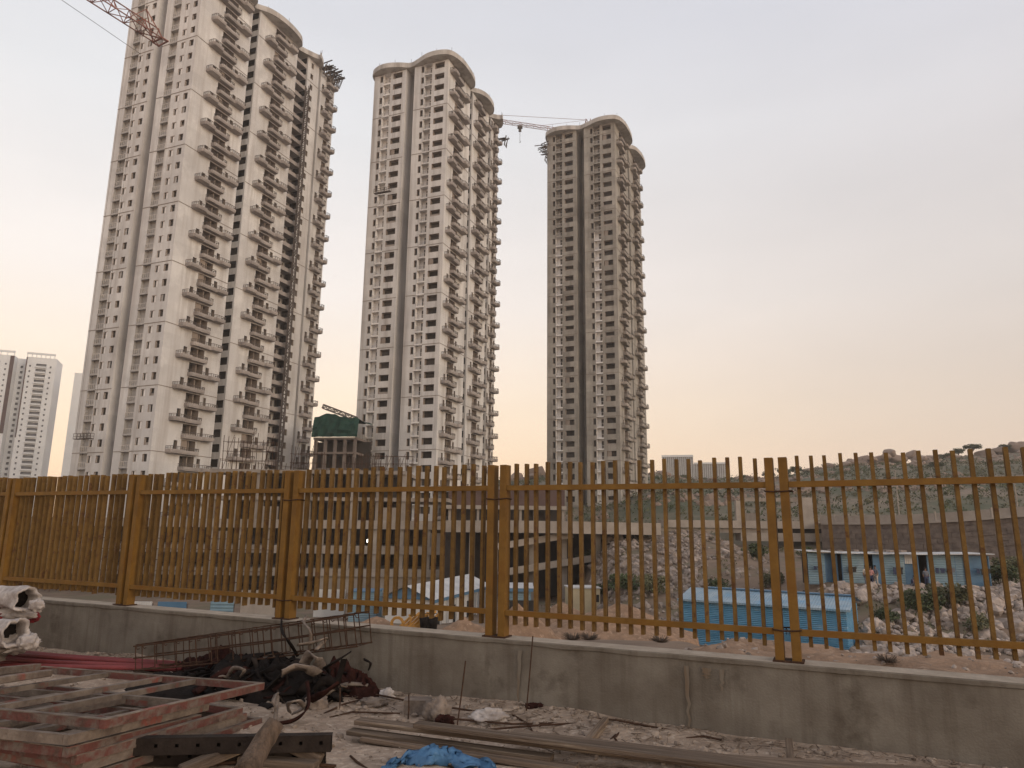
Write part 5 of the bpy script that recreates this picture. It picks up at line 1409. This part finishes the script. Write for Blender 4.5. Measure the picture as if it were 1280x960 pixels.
roll(at(-95, 738, 9.35), at(34, 749, 7.75), .115, 'upper white wrapped roll with dark open end, topmost of the left edge pile')
roll(at(-85, 792, 8.7), at(20, 791, 7.45), .125, 'lower white wrapped roll with a dark open end, at the bottom of the pile')
def sack(p, s, label, m_, name, cat, seed, sq=(1, 1, 1)):
    k = MB()
    def P(i, j):
        a = 2*math.pi*i/44; b = math.pi*j/22; v = Vector((math.cos(a)*math.sin(b), math.sin(a)*math.sin(b), math.cos(b)))
        r_ = s*(.95+.35*nz(v.x*1.6+seed, v.y*1.6, v.z*1.6)+.42*abs(nz(v.x*2.6+seed, v.y*2.6, v.z*2.6))+.22*abs(nz(v.x*6+seed, v.y*6, v.z*6))+.08*nz(v.x*12+seed, v.y*12, v.z*12)); return Vector((v.x*r_*sq[0], v.y*r_*sq[1], v.z*r_*sq[2]))
    k.grid(P, 44, 23, True); return tag(k.build(name, m_, None, True, p), label, cat)
sack(at(46, 757, 7.75), .06, 'loose white flap hanging from the upper roll end', 'wrap', 'wrapping_sheet', 'sheet', 51, (1.2, .7, 1.0))
sack(at(36, 803, 7.5), .09, 'loose white wrapping bunched at the right of the lower roll', 'wrap', 'wrapping_sheet', 'sheet', 53, (1, .7, .8))
sack(at(-8, 773, 8.1), .20, 'red mesh sack squeezed between the two white wrapped rolls', 'red_mesh', 'mesh_sack', 'sack', 3, (1.3, .8, .7))
sack(at(33, 768, 8.3), .11, 'small red mesh bundle at the right of the roll pile', 'red_mesh', 'mesh_sack', 'sack', 8, (1.2, .8, .8))
sack(at(18, 767, 8.05), .12, 'crumpled white wrapping sheet between the rolls, upper piece', 'wrap', 'wrapping_sheet', 'sheet', 13, (1.5, .7, .6))
sack(at(8, 803, 7.7), .17, 'crumpled white wrapping sheet under the lower roll', 'wrap', 'wrapping_sheet', 'sheet', 17, (1.5, .9, .6))
sack(at(-30, 815, 7.6), .2, 'crumpled grey wrapping on the ground at the left edge', 'grey_cloth', 'wrapping_sheet', 'sheet', 19, (1.6, 1, .5))
# rebar cage leaning on the scrap
def cage():
    t = empty('rebar_cage', (0, 0, 0), 0, 'long rusty rebar cage leaning against the wall over the scrap heap', 'rebar cage')
    TL = at(167, 808, 7.55); BL = at(167, 838, 7.5); TR_ = at(443, 768, 7.0); BR = at(447, 808, 7.0)
    ex = (TR_-TL).normalized(); back = Vector((.35, .94, 0))*.26
    bars = [(TL, TR_), (TL.lerp(BL, .5), TR_.lerp(BR, .45)), (BL, BR)]
    for p, q in bars:
        for o_ in (Vector((0, 0, 0)), back):
            rails = MB(); rails.tube([p+o_, p.lerp(q, .25)+o_+Vector((0, 0, -.012)), p.lerp(q, .6)+o_+Vector((0, 0, -.02)), q+o_], .008, 6); rails.build('long_bar', 'rust', t)
    n = 21
    for i in range(n):
        f = (i+.0)/(n-1); f = min(1, max(0, f+R.uniform(-.012, .012))); a = TL.lerp(TR_, f); b = BL.lerp(BR, f); k = MB(); o = ex*R.uniform(-.012, .012)
        k.tube([a-Vector((0, 0, .0))+Vector((0, 0, .012)), a+back, b+back+o, b+o, a+o], .006, 5)
        k.tube([a, a+Vector((.03, -.02, -.03)), a+Vector((.05, -.02, -.02))], .005, 4); k.build('stirrup', 'rust', t)
cage()
# scrap heap
def mound(name, u, v, w, dpt, h, m_, seed, label, cat, yaw=0.0, fr=6, crumple=.35):
    c = G(u, v); k = MB()
    def P(i, j):
        r = j/22; a = 2*math.pi*i/56; x = math.cos(a)*r*w; y = math.sin(a)*r*dpt
        z = h*(1-r*r)**.8*(1+.4*nz(x*3+seed, y*3)); f = crumple*(1-r**4)
        z += f*h*(abs(nz(x*fr+seed, y*fr, 1))*1.1+.5*nz(x*fr*2.6, y*fr*2.6, seed)); 
        rr_ = 1+.18*nz(math.cos(a)*2+seed, math.sin(a)*2)
        x *= rr_; y *= rr_; x += .04*nz(x*fr*1.3, y*fr*1.3, seed+4)
        X_ = x*math.cos(yaw)-y*math.sin(yaw); Y_ = x*math.sin(yaw)+y*math.cos(yaw)
        return (X_, Y_, z-.02)
    k.grid(P, 56, 23, True); return tag(k.build(name, m_, None, False, (c.x, c.y, 0)), label, cat)
sh_t = empty('scrap_heap', G(335, 866), 0, 'tangled black rubber and hose scrap heaped at the foot of the wall', 'scrap heap')
def under(o, t): o.location = Vector(o.location)-Vector(t.location); o.parent = t; [o.__delitem__(k) for k in list(o.keys()) if k in ('label', 'category', 'group')]
under(mound('heap_body', 335, 866, .98, .40, .27, 'black', 2.0, 'x', 'x', FA, 8, .6), sh_t)
mound('cloth_heap', 418, 866, .55, .26, .20, 'maroon_cloth', 7.0, 'dark maroon cloth heap at the right end of the scrap', 'cloth heap', FA, 9, .9)
mound('cloth_heap', 285, 846, .8, .25, .2, 'maroon_cloth', 12.0, 'dark maroon cloth heap along the wall under the rebar cage', 'cloth heap', FA, 9, .8)
mound('scrap_heap', 215, 862, .6, .3, .14, 'black', 17.0, 'black scrap showing through the topmost formwork frame', 'scrap heap', FA)
def strip(pts, w, m_, label, name='rubber_strip', cat='strip', tw=1.0, group='strips on the scrap heap'):
    pts = [Vector(p) for p in pts]; k = MB(); n = len(pts); S_ = R.uniform(0, 9); fine = []
    for i in range(n-1):
        for j in range(6): fine.append((pts[max(0, i-1)], pts[i], pts[i+1], pts[min(n-1, i+2)], j/6))
    C_ = [.5*((2*b)+(c-a)*t+(2*a-5*b+4*c-d)*t*t+(3*b-a-3*c+d)*t*t*t) for a, b, c, d, t in fine]+[pts[-1]]
    def P(i, j):
        p = C_[j]; d = (C_[min(j+1, len(C_)-1)]-C_[max(j-1, 0)]).normalized(); s = d.cross(Vector((0, 0, 1)))
        s = s.normalized() if s.length > .05 else Vector((1, 0, 0)); a = .6+tw*nz(j*.18, S_); q = s*math.cos(a)+s.cross(d)*math.sin(a); th = s.cross(d)*math.cos(a)-s*math.sin(a)
        o = [(-.5, -.006), (.5, -.006), (.5, .006), (-.5, .006)][i]
        return p+q*(o[0]*w)+th*o[1]
    k.grid(P, 4, len(C_), True); return tag(k.build(name, m_, None, True), label, cat, group)
def wild(c, n_, m_, w, rx, ry, hz, par):
    for i in range(n_):
        a = R.uniform(0, 6.28); f = math.sqrt(R.random()); b = c+FD*(math.cos(a)*f*rx)+FN*(math.sin(a)*f*ry); h0 = hz*(1-f*f)*.9+.02
        dr = Vector((R.gauss(0, 1), R.gauss(0, .6), 0)).normalized(); l = R.uniform(.10, .30); pts = []
        for j in range(4):
            pts.append(b+dr*(l*(j-1.5)/1.5)+Vector((R.gauss(0, .045), R.gauss(0, .045), max(.012, h0*(1-.35*abs(j-1.5))+R.uniform(-.03, .12)))))
        under(strip(pts, w*R.uniform(.5, 1.5), R.choice(m_), 'x', 'rubber_strip', 'x', 1.6), par)
def g3(*a): return [G(u, v, z) for u, v, z in a]
wild(G(335, 866), 70, ['black', 'black', 'black', 'dark_steel', 'maroon_cloth', 'grey_metal'], .045, .95, .42, .27, sh_t)
wild(G(335, 868), 22, ['black'], .09, .9, .4, .26, sh_t)
strip(g3((228, 842, .05), (240, 838, .16), (258, 836, .20), (262, 846, .10)), .04, 'black', 'black rubber strip arching at the left end of the scrap heap')
strip(g3((285, 845, .2), (292, 835, .3), (305, 838, .3), (300, 846, .2)), .035, 'grey_cloth', 'pale curled strip left of the scrap heap middle')
strip(g3((352, 775, .62), (353, 790, .58), (365, 808, .45), (372, 820, .33)), .028, 'black', 'black hose like strip hanging down from the rebar cage')
strip(g3((383, 770, .7), (380, 778, .66), (388, 790, .60), (386, 812, .42), (378, 822, .34)), .03, 'grey_cloth', 'pale cloth strip tangled in the rebar cage')
strip(g3((372, 806, .5), (392, 803, .5), (408, 798, .5), (395, 812, .42)), .035, 'grey_cloth', 'pale cloth strip lying over the top of the scrap heap')
strip(g3((345, 888, .12), (342, 875, .2), (347, 868, .2), (344, 900, .05)), .03, 'grey_cloth', 'pale upright strip in front of the scrap heap')
strip(g3((362, 890, .1), (360, 880, .22), (372, 876, .25), (380, 884, .15), (366, 892, .08)), .035, 'grey_cloth', 'pale looped strip in front of the scrap heap')
strip(g3((340, 905, .06), (368, 900, .07), (385, 882, .16), (384, 852, .3)), .03, 'maroon_cloth', 'long dark looped band in front of the scrap heap')
strip(g3((386, 876, .1), (405, 866, .2), (424, 853, .28)), .06, 'maroon_cloth', 'broad brown band across the right part of the scrap heap')
strip(g3((418, 862, .2), (425, 842, .33), (430, 824, .45)), .05, 'black', 'stiff black strip standing up at the right of the scrap heap')
strip(g3((455, 824, .42), (463, 829, .40), (461, 837, .33)), .02, 'black', 'small curved black scrap on the face of the wall')
strip(g3((404, 836, .33), (424, 824, .42), (438, 815, .46)), .025, 'black', 'thin black band at the top right of the scrap heap')
strip(g3((380, 830, .33), (388, 818, .42), (396, 824, .40), (402, 836, .30)), .10, 'grey_cloth', 'pale folded cloth strip on top of the scrap heap')
strip(g3((352, 842, .30), (368, 834, .34), (384, 836, .33), (398, 842, .27)), .09, 'grey_cloth', 'grey flat cloth strip on the scrap heap front')
sack(G(395, 880, .06), .085, 'pale bag lying in front of the maroon cloth heap', 'grey_cloth', 'plastic_bag', 'bag', 25, (1, .8, .8))
sack(G(468, 878, .04), .08, 'pale crumpled wrapper right of the maroon cloth heap', 'grey_cloth', 'plastic_bag', 'bag', 27, (1.4, .8, .5))
sack(G(612, 896, .05), .095, 'white plastic bag at the wall foot near the thin upright bars', 'wrap', 'plastic_bag', 'bag', 29, (1.5, .8, .6))
sack(G(547, 890, .07), .10, 'grey rag draped over rods in front of the wall', 'grey_cloth', 'cloth_piece', 'cloth', 33, (.9, .7, 1.0))
sack(G(556, 900, .03), .06, 'dark rag below the grey draped rag', 'maroon_cloth', 'cloth_piece', 'cloth', 35, (1.2, .8, .6))
sack(G(524, 876, .03), .05, 'crumpled pinkish packet near the wall foot', 'cloth_pink', 'packet', 'packet', 37, (1.5, .7, .6))
sack(G(484, 869, .05), .06, 'small pale paper scrap by the wall foot', 'wrap', 'paper_scrap', 'paper', 39, (1, .5, .9))
sack(G(668, 884, .03), .05, 'small dark clod beside the tallest upright bar', 'maroon_cloth', 'earth_clod', 'clod', 41, (1.6, .8, .7))
k = MB(); p = G(522, 893, 0); k.box(-.11, .11, -.07, .07, 0, .12); k.box(-.115, .115, -.075, .075, .12, .128); tag(k.build('carton', 'grey_cloth', None, False, p), 'grey open carton between rods at the wall foot', 'carton'); 
# upright and lying rods
RODS = [((570, 912, 0), (582, 826, .52), 'thin rusty bar standing upright right of the rags'), ((657, 892, 0), (666, 795, .60), 'tallest thin rusty bar standing against the wall'), ((510, 900, 0), (511, 868, .19), 'short rusty stub bar standing left of the grey carton'), ((424, 892, 0), (425, 860, .2), 'short rusty stub bar right of the scrap heap'), ((602, 903, 0), (604, 885, .1), 'shortest rusty stub bar beside the white plastic bag')]
for a, b, lb in RODS:
    k = MB(); p, q = G(*a), G(*b)
    if b[2] > .1: d = ray(b[0], b[1]); q = CAMP+d*((p.y+.05)/d.y)
    k.tube([p-Vector((0, 0, .05)), p.lerp(q, .5)+Vector((.004, 0, 0)), q], .0065, 6); tag(k.build('steel_rod', 'rust', None), lb, 'rod', 'upright rusty bars')
LY = [((412, 897, .02), (440, 890, .04), (502, 892, .02), 'rusty rod lying right of the scrap heap'), ((470, 868, .06), (520, 878, .05), (600, 890, .02), 'long rusty rod lying along the wall foot, left one'), ((560, 898, .04), (640, 905, .03), (730, 903, .02), 'rusty rod lying behind the planks'), ((610, 912, .02), (680, 906, .04), (760, 903, .03), 'rusty rod crossing behind the planks'), ((690, 894, .02), (770, 900, .05), (850, 915, .02), 'long rusty rod lying along the wall foot, right one'), ((640, 893, .02), (660, 905, .02), (672, 925, .02), 'short rusty rod pointing from the wall to the planks'), ((438, 945, .02), (447, 953, .02), (460, 962, .02), 'thin rod on bare ground left of the blue tarp'), ((1213, 935, .10), (1245, 942, .08), (1290, 955, .06), 'thin rusty rod leaning at the wall foot in the right corner'), ((405, 892, .02), (430, 880, .06), (450, 875, .03), 'bent brown rod under the maroon cloth heap'), ((772, 928, .02), (768, 922, .05), (775, 915, .03), 'short bent rod right of the short wooden stake'), ((755, 933, .02), (768, 920, .03), (776, 914, .03), 'dark thin stick right of the short wooden stake'), ((858, 923, .02), (880, 920, .03), (902, 925, .02), 'dark dry stalk on the ground at the wall foot')]
for a, b, c, lb in LY:
    k = MB(); k.tube(g3(a, b, c), .008, 6); tag(k.build('steel_rod', 'rust', None), lb, 'rod', 'rusty rods lying on the ground')
# planks
PL = [((447, 901, .115), (985, 966, .115), .11, .034, 'upper long dark plank of the pile in the foreground, leftmost ends together'), ((520, 905, .165), (1010, 968, .165), .10, .03, 'pale long plank lying on top of the plank pile'), ((437, 914, .055), (690, 948, .055), .10, .034, 'lower plank whose left end sticks out farthest'), ((455, 922, .03), (720, 962, .03), .11, .034, 'dark plank under the lower plank'), ((640, 917, .10), (1030, 964, .10), .12, .034, 'rear plank of the pile reaching right toward the white stake'), ((905, 949, .07), (1300, 974, .07), .12, .034, 'grey plank running out at the bottom right')]
for a, b, w, h, lb in PL: bar_thing('wooden_plank', G(*a), G(*b), w, h, 'wood', lb, 'plank', 'long wooden planks on the ground')
bar_thing('wooden_stake', G(731, 933, .06), G(757, 901, .06), .055, .06, 'wood', 'short weathered wooden stake propped on the planks', 'stake')
bar_thing('wooden_stake', G(989, 962, .07), G(986, 925, .07), .05, .03, 'wood', 'short pale stick lying across the planks at right', 'stake')
# pale board end at bottom
def tarp():
    k = MB(); path = [G(480, 968, .02), G(510, 948, .05), G(545, 938, .10), G(575, 950, .06), G(618, 966, .02)]
    def P(i, j):
        f = j/40*(len(path)-1); a = min(int(f), len(path)-2); p = path[a].lerp(path[a+1], f-a); s = (i/14-.5)
        w = .075+.035*math.sin(j*.45); y = p+Vector((.5*s*w, 1.7*s*w, 0)); z = p.z*(1-(2*s)**2)*.9+.07*abs(nz(i*.7, j*.16))+.03*nz(i*1.6, j*.4, 5)
        return (y.x+.03*nz(i*.6, j*.5, 8), y.y+.03*nz(i*.7, j*.3, 3), max(.012, z+.02))
    k.grid(P, 15, 41); o = k.build('blue_tarp', 'tarp', None, True); sd_ = o.modifiers.new('t', 'SOLIDIFY'); sd_.thickness = .004
    tag(o, 'crumpled bright blue tarp lying in front of the planks', 'tarp')
tarp()
# pebbles and chips over the yard
sp = []; R.seed(41)
for _ in range(5200):
    s = R.uniform(-3, 9.5); d = -abs(R.gauss(0, 1.4)) if R.random() < .5 else -R.uniform(.05, 4.6); p = fl(s, d)
    h = .05*nz(p.x*.8, p.y*.8)+.03*nz(p.x*2.3, p.y*2.3, 4)+.02
    sp.append((Vector((p.x, p.y, h)), min(.04, .0042/R.uniform(.09, 1))))
rubble('yard_pebbles', sp, 0, 0, mt='pebble')
mb = MB()
for _ in range(900):
    s = R.uniform(0, 9); d = -R.uniform(.03, 1.0)**1.5-.03; p = fl(s, d); a = R.uniform(0, 6.28); l = R.uniform(.02, .11)
    z = .05*nz(p.x*.8, p.y*.8)+.03*nz(p.x*2.3, p.y*2.3, 4)+.028
    q = Vector((math.cos(a)*l, math.sin(a)*l, R.uniform(-.005, .02))); mb.bar(Vector((p.x, p.y, z))-q/2, Vector((p.x, p.y, z))+q/2, R.uniform(.003, .014), .003)
tag(mb.build('wood_chips', 'wood'), kind='stuff')
